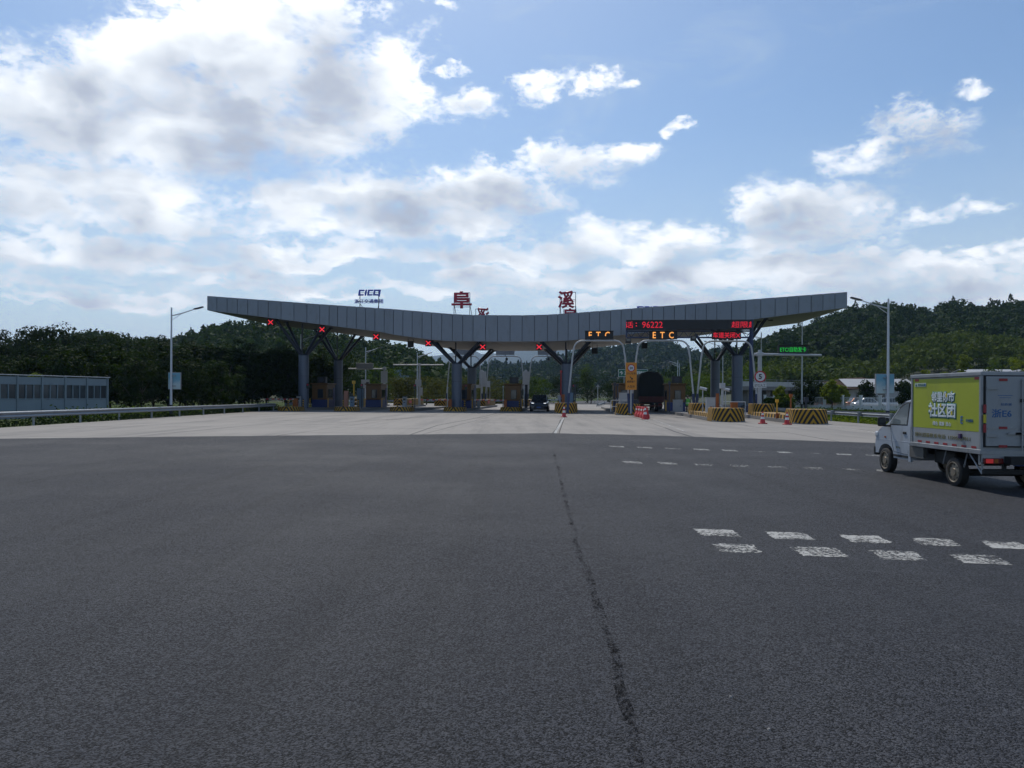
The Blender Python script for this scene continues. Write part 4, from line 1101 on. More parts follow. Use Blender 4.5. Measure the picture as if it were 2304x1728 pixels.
# orange sign
v2 = 65.3; u2 = onv(1420, 850, v2)[0]; zA, zB = onv(1420, 816, v2)[1], onv(1420, 877, v2)[1]
t = thing('speed_sign_board', 'tall orange board with a 20 speed disc and a black arrow', 'sign', W(u2, v2, 0), RZ)
M_osign = mat('orange_sign_face', (.62, .24, .02), .5)
bd = MB().box((0, 0, (zA + zB) / 2), (.92, .04, zA - zB)).build('board', M_osign, t, bevel=.02)
MB().cyl((0, .08, .2), (0, .08, zB + .5), .06, n=10).build('post', M_white, t, True)
hh_ = zA - zB
disc(bd, zA - .45, .31, '20', -.022, .72)
for s, q, w_, h_ in (('ETC专用', .40, .72, .2), ('减速慢行', .70, .72, .2), ('大型车', .88, .66, .2)):
    o = put('board_text', text(s, w_, h_, .003, .01), M_dark, bd); o.location = (0, -.026, zA - hh_ * q)
q = Matrix.Rotation(math.radians(45), 3, 'Y')
ar = MB().box((0, -.026, zA - hh_ * .56), (.30, .006, .08), q)
c = Vector((.10, -.026, zA - hh_ * .56 - .10)); ar.slab([(c.x + .05, c.z - .05), (c.x + .05, c.z + .13), (c.x - .13, c.z - .05)], -.029, -.023)
ar.build('arrow', M_dark, bd)
# green direction sign beyond
t = thing('direction_sign', 'green highway direction sign behind the loaded truck', 'sign', at(1424, 889, 125), 0); t.location.z = 0
zA, zB = at(1424, 831, 125).z, at(1424, 848, 125).z; wd = (1457 - 1391) / F * 125
MB().box((0, 0, (zA + zB) / 2), (wd, .06, zA - zB)).build('panel', mat('white_border', (.6, .62, .62), .5), t)
MB().box((0, -.035, (zA + zB) / 2), (wd - .12, .02, zA - zB - .12)).build('green_face', mat('highway_green', (.01, .12, .07), .5), t)
for s_x in (-1, 1): MB().cyl((s_x * wd * .3, .1, 0), (s_x * wd * .3, .1, zA), .08, n=8).build('post', M_steel, t)
for s, x, w_ in (('↑', -.40, .32), ('莫', -.22, .4), ('干', .16, .4), ('湖州', .32, .9)):
    o = put('sign_text', text(s, None, (zA - zB) * .55, .004, .02), M_coneWhite, t); o.location = (wd * x, -.05, (zA + zB) / 2)

# ------------------------------------------------------------------ back sides of exit-lane T signs
def tmast(px, py_top, py_arm, ax0, ax1, v, label, panel=None, box=None):
    u, z = onv(px, py_top, v); t = thing('sign_mast', label, 'sign mast', W(u, v, .2), RZ); z -= .2
    zarm = onv(px, py_arm, v)[1] - .2; a, b = onv(ax0, py_arm, v)[0] - u, onv(ax1, py_arm, v)[0] - u
    MB().cyl((0, 0, 0), (0, 0, z), .15, .13, 12).build('mast', M_white, t, True)
    MB().cyl((a, 0, zarm), (b, 0, zarm), .085, .085, 10).build('arm', M_white, t, True)
    MB().box((0, 0, zarm), (.42, .36, .26)).build('flange', M_white, t, bevel=.02)
    if panel:
        x0, x1, y0, y1 = panel; (p, zq), (q, zr_) = onv(x0, y0, v), onv(x1, y1, v)
        MB().box(((p + q) / 2 - u, -.05, (zq + zr_) / 2 - .2), (q - p, .16, zq - zr_)).build('sign_back', M_grey, t, bevel=.02)
    if box:
        for (bx0, by0, bx1, by1) in box:
            (p, zq), (q, zr_) = onv(bx0, by0, v), onv(bx1, by1, v)
            MB().box(((p + q) / 2 - u, -.16, (zq + zr_) / 2 - .2), (q - p, .16, zq - zr_)).build('control_box', M_white, t, bevel=.01)
    return t
tmast(865, 825, 830, 784, 868, 96, 'grey T-shaped sign mast with a sign back, left of centre', (802, 840, 817, 828.5), [(858, 835, 872, 862), (859, 866, 872, 892)])
tmast(944, 818, 821, 884.5, 998, 101, 'grey sign mast with a long bare arm, behind the third island', None, [(935, 854, 948, 869), (945, 872, 951, 890)])
tm = tmast(1084, 832, 836, 1080, 1088, 104, 'pale pillar between the first two far arches', None, [(1079, 836, 1094, 870), (1072, 866, 1084, 873)])
tm = tmast(1183, 832, 836, 1180, 1186, 104, 'pale pillar between the last two far arches', None, [(1176, 836, 1191, 876)])

# ------------------------------------------------------------------ small equipment on the islands
def equip(kind, px, y0, y1, v, label, wpx, m=M_orange, cat='cabinet'):
    u, zb = onv(px, y1, v); zt = onv(px, y0, v)[1]; base = .24 if kind != 'ground' else 0
    wd = wpx / F * v; hg = max(.3, zt - base)
    if kind in ('cabinet', 'ground'):
        t = thing('equipment_cabinet', label, cat, W(u, v, base), RZ)
        MB().box((0, 0, hg / 2), (wd, wd * .9, hg)).build('case', m, t, bevel=.02)
        MB().box((0, 0, hg + .015), (wd * 1.1, wd, .03)).build('lid', m, t); MB().box((0, -wd * .455, hg * .55), (wd * .7, .012, hg * .6)).build('door', m, t)
        MB().box((wd * .25, -wd * .47, hg * .5), (.03, .03, .12)).build('handle', M_dark, t)
    elif kind == 'barrier':
        t = thing('lane_barrier', label, 'barrier', W(u, v, base), RZ)
        MB().box((0, 0, .5), (wd, wd * .9, 1.0)).build('case', m, t, bevel=.03); MB().box((0, 0, 1.03), (wd * .9, wd * .8, .06)).build('cap', M_dark, t)
        b = MB().box((-1.7, -wd * .5, .92), (3.2, .04, .09)).build('boom', M_white, t)
        for k in range(5): MB().box((-.45 - k * .62, -wd * .5 - .024, .92), (.3, .006, .088)).build('red_band', M_red, b)
    elif kind == 'post':
        t = thing('marker_post', label, 'post', W(u, v, base), RZ); r = wd / 2
        MB().cyl((0, 0, 0), (0, 0, hg), r, r * .9, 8).build('shaft', m, t, True); MB().box((0, -.02, hg), (wd * 1.8, wd * 1.8, wd * 2)).build('head', m, t, bevel=.01)
        MB().box((0, 0, .02), (wd * 2, wd * 2, .04)).build('base_plate', M_dark, t)
    elif kind == 'camera':
        t = thing('camera_post', label, 'camera', W(u, v, base), RZ)
        MB().cyl((0, 0, 0), (0, 0, hg), .04, .04, 8).build('shaft', M_white, t, True)
        MB().cyl((-.2, .1, hg + .14), (.28, -.12, hg + .02), .11, .11, 12).build('camera_body', M_white, t, True); MB().cyl((.28, -.12, hg + .02), (.31, -.135, hg + .01), .08, n=12).build('lens', M_dark, t)
    return t
equip('barrier', 665, 901, 918, 78.2, 'orange barrier machine left of the first column', 11)
equip('cabinet', 779, 880, 917, 79.5, 'tall salmon cabinet on the second island', 9, mat('salmon_paint', (.36, .16, .10), .6))
equip('cabinet', 812, 874, 913, 88.5, 'blue-grey kiosk on the second island', 15, M_blgrey)
equip('post', 796, 860, 916, 80, 'black and yellow marker post on the second island', 3.5, M_yel)
equip('cabinet', 833, 895, 914, 90.5, 'black cabinet behind the blue-grey kiosk', 9, M_dark)
equip('post', 827, 862, 912, 92, 'dark pole beside the blue-grey kiosk', 3, M_dark)
equip('barrier', 1012.5, 896, 913, 79.4, 'orange barrier machine left of the second column', 8)
equip('post', 1007, 872, 913, 79, 'thin white post left of the second column', 1.6, M_white)
equip('barrier', 1137, 896, 912, 81, 'orange barrier machine left of the booth beside the dark car', 7)
equip('post', 1132, 870, 912, 81, 'thin white post left of the booth beside the dark car', 1.6, M_white)
equip('cabinet', 1077, 899, 911, 86.5, 'small white notice cabinet by the far lanes', 7, M_white)
equip('cabinet', 1054, 868, 911, 89, 'dark equipment cabinet against the second booth', 9, M_dark)
equip('cabinet', 1184, 866, 912, 86, 'dark tall cabinet between the booth and the dark car', 6, M_strut)
equip('post', 1179, 872, 912, 82, 'white pole at the right of the orange booth', 2.4, M_white)
equip('cabinet', 1258, 890, 906, 75.5, 'grey cabinet left of the middle column', 7, M_grey)
equip('cabinet', 1267, 888, 906, 75.6, 'orange cabinet at the foot of the middle column', 7)
equip('cabinet', 1285, 884, 908, 75.8, 'blue-grey cabinet right of the middle column', 9, M_blgrey)
equip('post', 1294, 868, 912, 75.5, 'dark traffic post with a yellow head right of the middle column', 3, M_strut)
equip('post', 1262, 836, 905, 80, 'red and white banded pole at the left of the middle column', 2.5, M_red)
equip('cabinet', 1402, 884, 900, 69.5, 'white framed notice panel with red lettering left of the orange board', 18, M_white)
u_, z_ = onv(1402, 887, 68.9); o = lettering('notice_text', 'ETC', (0, 0, 0), E_red, None, width=.55, height=.26, ext=.01, off=.02)
nt = bpy.data.objects['equipment_cabinet.008'] if 'equipment_cabinet.008' in bpy.data.objects else None
tt = [q for q in C.objects if q.get('label', '').startswith('white framed notice panel')][0]; o.parent = tt; o.location = (0, -.40, .62)
equip('post', 1389, 866, 916, 69, 'dark railing post left of the seventh island booth', 3, M_strut)
equip('post', 1383, 864, 917, 70, 'dark post with a round lamp at the lane edge', 3.4, M_strut)
equip('cabinet', 1427, 900, 915, 68.5, 'round-topped dark unit on the nose beside the red barriers', 18, M_strut)
equip('post', 1421, 878, 905, 68.7, 'white support pole under the orange board', 2.2, M_white)
equip('cabinet', 1525, 900, 921, 71.5, 'grey double cabinet before the right booth', 20, M_grey)
equip('post', 1506, 862, 921, 70.5, 'tall dark post left of the right booth', 3.4, M_strut)
equip('cabinet', 1598, 895, 931, 57.2, 'white cabinet with an orange emblem on the long island', 19, M_white)
tt = [q for q in C.objects if q.get('label', '').startswith('white cabinet with an orange')][0]
o = put('emblem', MB().cyl((0, -.30, .62), (0, -.31, .62), .1, n=14).mesh('emblem'), M_orange, tt)
equip('post', 1625, 868, 922, 55.5, 'white machine column with a box head on the long island', 6, M_white)
equip('camera', 1581, 877, 915, 58, 'white camera on a thin post left of the white cabinet', 3)
equip('camera', 1632, 879, 920, 57, 'small white camera beside the machine column', 3)
equip('cabinet', 1651.5, 906, 921, 53.0, 'orange cabinet standing on the large striped nose', 14)
equip('cabinet', 1614, 886, 924, 60, 'orange tall ticket machine behind the white cabinet', 6)
equip('post', 1779, 890, 935, 53.4, 'amber column with a lamp head on the rightmost island', 3.6, M_orange)
equip('post', 1748, 902, 942, 55.2, 'yellow marker post on the rightmost island', 3.4, M_yel)
equip('cabinet', 1750, 941, 951, 53., 'small orange box low on the rightmost island', 8)
equip('post', 1813.5, 899, 926, 60, 'dark flood lamp on a grey post behind the rightmost nose', 5, M_strut)
for px, py, v, lb in [(1413, 767, 66, 'black camera at the joint of the first two arches'), (1559, 762, 66, 'black camera box between the second and third arch')]:
    u, z = onv(px, py, v); t = thing('lane_camera', lb, 'camera', W(u, v - .25, z), RZ)
    MB().box((0, 0, 0), (.46, .4, .42)).build('camera_body', M_dark, t, bevel=.02); MB().box((0, -.21, .05), (.3, .02, .2)).build('lens', M_glass, t); MB().box((0, .2, 0), (.1, .3, .1)).build('bracket', M_dark, t)
# railings seen left of the seventh island
for px, v, lb in [(1395, 68.2, 'white railing frame at the lane edge left of the orange board'), (1652, 57.2, 'white frame railing behind the orange nose cabinet'), (805, 95, 'low white railing across the second lane')]:
    u = onv(px, 900, v)[0]; t = thing('railing', lb, 'railing', W(u, v, .24), RZ)
    for x in (-.8, 0, .8): MB().cyl((x, 0, 0), (x, 0, 1.05), .03, n=8).build('post', M_white, t)
    for z in (.5, 1.05): MB().cyl((-.8, 0, z), (.8, 0, z), .028, n=8).build('bar', M_white, t)

# bollards, lane lights and small machines that crowd the islands
isl_n = ['leftmost', 'second', 'third', 'fourth', 'fifth', 'middle tall-nosed', 'seventh']
M_bol = chevron('bollard_band_paint', (.42, .24, .02), .5, 2.2)
for i in range(7):
    u = isl_u[i]; v0 = vn[i] + (2.6 if i < 5 else 3.8)
    for s, nm in ((-1, 'left'), (1, 'right')):
        t = thing('guard_bollard', 'striped %s bollard behind the nose of the %s island' % (nm, isl_n[i]), 'bollard', W(u + s * .78, v0, .24), RZ, 'striped island bollards')
        MB().cyl((0, 0, 0), (0, 0, .95), .075, n=10).build('tube', M_bol, t, True); MB().cyl((0, 0, .95), (0, 0, 1.0), .075, .04, 10).build('cap', M_dark, t, True); MB().cyl((0, 0, 0), (0, 0, .03), .13, n=10).build('foot', M_strut, t)
    t = thing('lane_light', 'small two-lamp lane light on a pole on the %s island' % isl_n[i], 'lane light', W(u + .7, v0 + 1.6, .24), RZ, 'lane lights on poles')
    MB().cyl((0, 0, 0), (0, 0, 2.1), .04, n=8).build('pole', M_strut, t, True); MB().box((0, -.02, 2.3), (.26, .2, .52)).build('housing', M_dark, t, bevel=.02)
    for z, m in ((2.42, M_signred), (2.18, mat('dark_green_lens', (.01, .06, .03), .3))): MB().cyl((0, -.12, z), (0, -.14, z), .085, n=14).build('lens', m, t)
    t = thing('ticket_machine', 'slim ticket machine with a screen on the %s island' % isl_n[i], 'machine', W(u - .55, v0 + 2.4, .24), RZ, 'ticket machines')
    MB().box((0, 0, .62), (.42, .36, 1.24)).build('case', M_blgrey if i % 2 else M_grey, t, bevel=.03); MB().box((0, -.185, .95), (.28, .01, .22)).build('screen', M_glass, t); MB().box((0, -.185, .62), (.2, .012, .06)).build('slot', M_dark, t)
    MB().slab([(-.24, 1.24), (.24, 1.24), (.26, 1.30), (-.26, 1.30)], -.3, .2).build('hood', M_strut, t)

# ------------------------------------------------------------------ cones and red barriers
def cone(p, hgt, label):
    t = thing('traffic_cone', label, 'traffic cone', p, random.uniform(0, .5), 'red and white traffic cones')
    MB().box((0, 0, .03), (.42, .42, .06)).build('base', M_red, t, bevel=.02)
    b = .17; tp = .035; k = hgt - .06
    bands = [(0, .34, M_red), (.34, .54, M_coneWhite), (.54, .70, M_red), (.70, .86, M_coneWhite), (.86, 1., M_red)]
    for a, c, m in bands:
        MB().cyl((0, 0, .06 + a * k), (0, 0, .06 + c * k - .003), b + (tp - b) * a, b + (tp - b) * c, 16).build('cone_band', m, t, True)
    return t
cone(ground(1269, 938.5), .92, 'red and white cone before the middle striped nose')
cone(ground(1716, 953.5), .76, 'left cone of the pair between the two right noses')
cone(ground(1771, 955.5), .76, 'right cone of the pair by the rightmost striped nose')
cone(ground(1451.5, 943.6), .95, 'cone standing at the near end of the red barriers')
cone(W(onv(859, 908, 92)[0], 92), .75, 'small red cone on the second lane far back')
def water_barrier(p, rz, label):
    t = thing('water_barrier', label, 'barrier', p, rz, 'red water-filled barriers')
    prof = [(-.22, 0), (.22, 0), (.22, .22), (.12, .42), (.09, .85), (-.09, .85), (-.12, .42), (-.22, .22)]
    MB().plate([(y, z) for y, z in prof], -.62, .62).build('shell', M_red, t, bevel=.03)
    for s in (-1, 1): MB().box((0, s * .115, .62), (.9, .02, .13)).build('white_stripe', M_coneWhite, t)
    for x in (-.3, .3): MB().cyl((x, 0, .85), (x, 0, .88), .06, n=10).build('fill_cap', M_red, t)
    return t
a, b = ground(1432, 937), ground(1456, 942.5); d = b - a; rzb = math.atan2(d.y, d.x)
n_ = 4
for i in range(n_):
    p = a.lerp(b, (i + .5) / n_); water_barrier(p, rzb, ['farthest', 'second farthest', 'second nearest', 'nearest'][i] + ' red water-filled barrier in the row by the loaded truck lane')

# ================================================================== LAMPS
def street_lamp(px, top, Y, label, side, hgt=8.3, arm=1.75, panel=None):
    p = at(px, top, Y); zt = p.z
    t = thing('street_lamp', label, 'street lamp', (p.x, p.y, 0), 0)
    MB().cyl((0, 0, -.1), (0, 0, zt), .095, .055, 12).build('pole', M_lamp, t, True)
    MB().cyl((0, 0, -.1), (0, 0, .85), .13, .12, 12).build('base_sleeve', M_strut, t, True)
    k = zt - .62; e = (side * arm, 0, zt - .05)
    MB().tube([(0, 0, k), (side * arm * .5, 0, k + .22), (side * arm, 0, zt - .10)], [.045, .04, .035], 8).tube([(0, 0, k - .35), (side * arm * .42, 0, k + .15)], [.02, .02], 6).build('arm', M_lamp, t, True)
    q = Matrix.Rotation(-side * math.radians(14), 3, 'Y')
    h = MB().box((side * (arm + .28), 0, zt - .02), (.72, .24, .09), q).build('lamp_head', M_strut, t, bevel=.03)
    MB().box((side * (arm + .30), 0, zt - .075), (.46, .18, .012), q).build('diffuser', mat('lamp_diffuser', (.35, .36, .36), .3), h)
    return t
def light_board(px, y0, y1, wpx, Y, label, rz=0.):
    c = at(px, (y0 + y1) / 2, Y); wd = wpx / F * Y; hg = (y1 - y0) / F * Y
    t = thing('pole_billboard', label, 'billboard', (c.x, c.y + .16, c.z), rz)
    MB().box((0, 0, 0), (wd, .14, hg)).build('frame', M_grey, t, bevel=.01)
    m = bpy.data.materials.get('poster_print')
    if not m:
        m = bpy.data.materials.new('poster_print'); m.use_nodes = True; n = NG(m.node_tree); b = m.node_tree.nodes['Principled BSDF']
        o = n.n('ShaderNodeTexCoord').outputs['Object']; sp = n.n('ShaderNodeSeparateXYZ'); n.put(sp.inputs[0], o)
        f = n.smooth(n.m('ADD', sp.outputs[2], n.m('MULTIPLY', n.noise(o, 2.5, 3), .7)), .0, .6)
        n.put(b.inputs['Base Color'], n.mix(f, (.42, .52, .55), (.13, .33, .45))); b.inputs['Roughness'].default_value = .35
    MB().box((0, -.075, 0), (wd - .06, .01, hg - .06)).build('poster', m, t)
    for z in (-.3, .3): MB().box((0, -.12, z * hg), (.26, .10, .06)).build('clamp', M_steel, t)
street_lamp(386, 692, 57.6, 'lamp post on the left with a poster board, arm to the right', 1)
street_lamp(1999, 672, 48.3, 'lamp post on the right with a poster board, arm to the left', -1)
light_board(391, 838, 876, 28, 57.6, 'blue-white poster board on the left lamp post')
light_board(1993, 841, 886, 42, 48.3, 'blue-white poster board on the right lamp post')
street_lamp(1805, 716, 90, 'lamp post standing before the right hill, top hidden by the canopy end', -1)
street_lamp(1713, 748, 83.5, 'lamp post right of the canopy column, behind the speed sign mast', -1)
street_lamp(1626.5, 769, 98, 'thin lamp post seen between the two right columns', -1)
street_lamp(677, 752, 86, 'lamp post left of the first canopy column', 1)
street_lamp(823, 781.7, 110, 'lamp post behind the left sign back panel', 1)
street_lamp(939, 794, 124, 'lamp post beside the bare sign arm', 1)
street_lamp(1525, 811, 150, 'left of two far lamp posts seen through the middle arch', -1)
street_lamp(1529, 818, 165, 'right of two far lamp posts seen through the middle arch', -1)

# ================================================================== NOISE BARRIER (left edge)
M_nb = mat('barrier_panel_blue_grey', (.21, .265, .30), .5, .1, .10, 1., dirt=.15)
M_nbf = mat('barrier_frame_light', (.20, .26, .30), .45, .2)
M_clear = mat('barrier_pane', (.055, .07, .08), .10, 0, .3, 2.5, spec=.7, rnd=.9)
pR, pL = Vector((-29.6, 56.2, 0)), Vector((-33.4, 44.2, 0)); d = pR - pL; nsec = 7; s = d.length / nsec
t = thing('noise_barrier', 'blue-grey noise barrier with a window strip at the left edge', 'noise barrier', pL, math.atan2(d.y, d.x))
for i in range(nsec):
    x = i * s; c = x + s / 2
    MB().box((c, 0, .62), (s - .1, .10, 1.25)).build('lower_panel', M_nb, t, bevel=.01); MB().box((c, 0, 2.50), (s - .1, .10, .46)).build('upper_panel', M_nb, t, bevel=.01)
    MB().box((c, -.015, 1.285), (s - .1, .13, .06)).box((c, -.015, 2.245), (s - .1, .13, .05)).build('window_rail', M_nbf, t)
    for k in range(3):
        wdt = (s - .1) / 3; f = MB().box((x + .05 + wdt * (k + .5), .01, 1.765), (wdt - .05, .02, .90)).build('pane', M_clear, t)
    for k in range(1, 3): MB().box((x + .05 + (s - .1) / 3 * k, -.02, 1.765), (.06, .09, .90)).build('mullion', M_nbf, t)
for i in range(nsec + 1): MB().box((i * s, -.03, 1.39), (.11, .18, 2.78)).build('post', M_nb, t, bevel=.01)
MB().box((d.length / 2, -.02, 2.83), (d.length + .3, .30, .06)).build('cap_rail', M_white, t, bevel=.01)

# ================================================================== DELIVERY TRUCK
M_tw = mat('truck_white_paint', (.34, .375, .42), .35, 0, .06, 2., dirt=.5, coat=.2)
M_tal = mat('truck_aluminium', (.30, .31, .32), .45, .5, .15, 4, dirt=.5)
M_tpan = mat('truck_box_white', (.31, .32, .325), .45, 0, .1, 2., dirt=.4)
M_tgreen = mat('truck_advert_green', (.36, .40, .022), .5, 0, .12, 1.5, dirt=.15)
M_chas = mat('chassis_black', (.014, .014, .014), .7)
M_rim = mat('dusty_steel_rim', (.24, .20, .15), .55, .5, .3, 8)
M_tblue = mat('truck_text_blue', (.03, .12, .30), .5)
M_twt = mat('truck_text_white', (.62, .66, .66), .5)
M_tteal = mat('truck_text_outline', (.03, .16, .15), .5)
M_tolive = mat('truck_text_olive', (.17, .15, .05), .6)
M_tyel = mat('truck_text_yellow', (.60, .48, .03), .5)
TX, TY = 8.42, 13.80
trk = thing('delivery_truck', 'small white delivery truck with a lime green advert on its cargo box', 'truck', (TX, TY, 0), 0)
BW, BL, Z0, Z1 = 1.52, 2.42, .70, 2.15     # box: x 0..BW, y 0..BL
MB().box((BW / 2, BL / 2, (Z0 + Z1) / 2), (BW - .03, BL - .03, Z1 - Z0 - .02)).build('cargo_box', M_tpan, trk)
adv = MB().box((.009, BL / 2, 1.575), (.012, BL - .14, .99)).build('advert_panel', M_tgreen, trk)
MB().box((.009, BL / 2, .910), (.012, BL - .14, .32)).build('lower_strip', M_tpan, trk)
fr = MB()
for y in (.03, BL - .03): fr.box((.015, y, (Z0 + Z1) / 2), (.05, .06, Z1 - Z0)); fr.box((BW - .015, y, (Z0 + Z1) / 2), (.05, .06, Z1 - Z0))
for x in (.015, BW - .015): fr.box((x, BL / 2, Z1 - .02), (.07, BL + .02, .07)); fr.box((x, BL / 2, Z0 + .02), (.07, BL + .02, .085))
for y in (.02, BL - .02): fr.box((BW / 2, y, Z1 - .02), (BW, .065, .065)); fr.box((BW / 2, y, Z0 + .02), (BW, .065, .08))
fr.build('edge_frame', M_tal, trk, bevel=.008)
MB().box((BW / 2, BL / 2, Z1 + .012), (BW - .08, BL - .08, .02)).build('box_roof', M_tpan, trk)
M_refl = mat('red_reflective_tape', (.30, .015, .02), .4)
for k in range(7): MB().box((-.0, .22 + k * .31, Z0 + .095), (.004, .15, .038)).build('reflector_strip', M_refl, trk)
for y in (.14, BL - .22): MB().box((-.0, y, Z1 - .10), (.006, .14, .05)).build('reflector_strip', M_refl, trk)
def side_text(s, y, z, wd, hg, m, off=0., x=-.001, name='advert_text'):
    me = text(s, wd, hg, .002, off); o = put(name, me, m, trk); o.rotation_euler = (0, 0, -math.pi / 2); o.location = (x, y, z); return o
# reads from the front of the truck to the back as seen from its left side
def py_to_y(px): return 8.42 * F / (px - CX) - TY
for s, y0, y1, z, hg, off in (('邻里你市', .84, 1.64, 1.705, .20, .035), ('社区团', .80, 1.74, 1.445, .28, .035)):
    side_text(s, (y0 + y1) / 2, z, y1 - y0 + .05, hg + .045, M_tteal, .075, .000)
    side_text(s, (y0 + y1) / 2, z, y1 - y0, hg, M_twt, off, -.004)
for sx_, y_ in (('绿色', 1.50), ('健康', 1.27), ('放心', 1.04)): side_text(sx_, y_, 1.185, .185, .085, M_twt, .02)
side_text('团长招募联系电话: 13205727011', 1.29, .935, 1.92, .088, M_tolive, .012)
side_text('E', .60, 1.28, .075, .145, M_tblue, .02); side_text('卡车俱乐', .36, 1.275, .24, .06, M_tblue, .0)
MB().box((-.001, 2.06, 1.955), (.004, .44, .075)).build('logo_strip', mat('logo_pale', (.45, .50, .40), .5), trk)
side_text('▲', 2.22, 1.955, .06, .055, M_tteal, 0, -.006); side_text('绿色食品', 2.02, 1.955, .26, .04, M_tteal, 0, -.006); side_text('●', 1.88, 1.955, .05, .05, M_tblue, 0, -.006)
for yy, zz in ((1.66, 1.47), (1.30, 1.545), (.92, 1.40), (1.10, 1.74)):
    MB().box((-.0075, yy, zz), (.002, .05, .075)).build('advert_accent', M_tyel, trk)
MB().box((-.02, .62, Z0 + .28), (.04, .07, .09)).build('side_marker', mat('marker_purple', (.06, .03, .10), .5), trk, bevel=.01)
# rear doors
MB().box((BW / 2, -.002, (Z0 + Z1) / 2 + .03), (BW - .08, .016, Z1 - Z0 - .16)).build('door_seal', M_chas, trk)
for i, (x0, x1) in enumerate(((.07, .755), (.765, 1.45))):
    dr = MB().box(((x0 + x1) / 2, -.022, (Z0 + Z1) / 2 + .03), (x1 - x0, .03, Z1 - Z0 - .20)).build('rear_door', M_tpan, trk, bevel=.008)
    e = x1 - .06 if i == 0 else x0 + .06
    MB().cyl((e, -.065, Z0 + .05), (e, -.065, Z1 - .12), .014, n=8).build('lock_bar', M_tal, dr, True)
    for z in (Z0 + .32, Z1 - .28):
        hx = x0 + .04 if i == 0 else x1 - .04
        MB().box((hx + (.05 if i == 0 else -.05), -.05, z), (.20, .025, .05)).build('hinge', M_tal, dr)
    MB().box((e - .14, -.07, Z0 + .36), (.24, .02, .035)).build('handle', M_tal, dr); MB().box((e, -.06, Z0 + .95), (.06, .03, .06)).build('lock', M_chas, dr)
    MB().box(((x0 + x1) / 2, -.04, Z0 + .45), (x1 - x0 - .03, .008, .04)).build('door_ridge', M_tal, dr)
    for z in (Z1 - .13, Z0 + .46, Z0 + .13): MB().box(((x0 + x1) / 2 - .05, -.046, z), (.15, .006, .045)).build('reflector_strip', M_refl, dr)
    if i == 0:
        o = put('door_text', text('浙E6', .36, .15, .002, .015), M_tblue, dr); o.location = (.34, -.040, 1.42)
        for k, (w_, h_) in enumerate(((.26, .018), (.2, .014), (.24, .045))):
            if k < 2: MB().box((.40, -.0395, 1.74 - k * .04), (w_, .004, h_ * .5)).build('small_print', M_tblue, dr)
            else:
                o = put('door_text', text('总质量', .2, .045, .002), M_tblue, dr); o.location = (.42, -.040, 1.58)
for z in (1.15, 1.5, 1.32): MB().box((.045, -.03, z), (.05, .012, .15)).build('reflector_strip', M_refl if z != 1.32 else M_tyel, trk)
# chassis
MB().box((BW / 2, 1.75, .58), (.70, 3.9, .14)).build('chassis_rail', M_chas, trk)
MB().box((BW / 2, .02, .62), (BW - .02, .06, .16)).build('rear_sill', M_tal, trk)
MB().box((BW / 2, .04, .36), (BW - .1, .06, .09)).build('rear_guard', M_chas, trk, bevel=.01)
for x in (.45, 1.07): MB().box((x, .06, .48), (.06, .05, .24)).build('guard_bracket', M_chas, trk)
lr = MB().box((.20, -.03, .565), (.34, .06, .10)).build('tail_light', mat('tail_lens', (.12, .008, .008), .25), trk, bevel=.01)
MB().box((.115, -.063, .565), (.13, .008, .075)).build('lit_lamp', emit('tail_lamp_lit', (1, .05, .05), .28), lr)
MB().box((.235, -.062, .565), (.07, .006, .075)).build('turn_lens', mat('amber_lens', (.30, .08, .01), .25), lr)
lr = MB().box((BW - .20, -.03, .565), (.34, .06, .10)).build('tail_light', mat('tail_lens', (.12, .008, .008), .25), trk, bevel=.01)
pl = MB().box((.78, -.045, .55), (.46, .012, .15)).build('number_plate', mat('plate_blue', (.015, .06, .25), .4), trk, bevel=.005)
o = put('plate_text', text('浙E·6197', .40, .085, .002, .01), mat('plate_text_pale', (.22, .34, .55), .5), pl); o.location = (.78, -.053, .55)
MB().box((BW / 2, 1.55, .50), (1.1, .75, .26)).build('underbody_tank', M_chas, trk, bevel=.03)
MB().cyl((BW / 2 - .55, .9, .27), (BW / 2 + .55, .9, .27), .07, n=10).build('rear_axle', M_chas, trk, True)
MB().box((.05, 2.25, .58), (.06, .55, .28)).build('side_skirt', mat('skirt_grey', (.10, .095, .085), .7), trk)
for y0, y1 in ((1.25, 1.13), (.55, .50)): MB().cyl((.05, y0 - .05, .66), (.05, y0 + .05, .40), .014, n=6).build('stay', M_tal, trk)
MB().cyl((.05, .42, .66), (.06, .07, .33), .016, n=6).cyl((.06, .07, .70), (.06, .07, .32), .02, n=6).build('stay', M_tal, trk)
MB().box((.04, .06, .58), (.06, .08, .18)).build('corner_bracket', M_tal, trk)
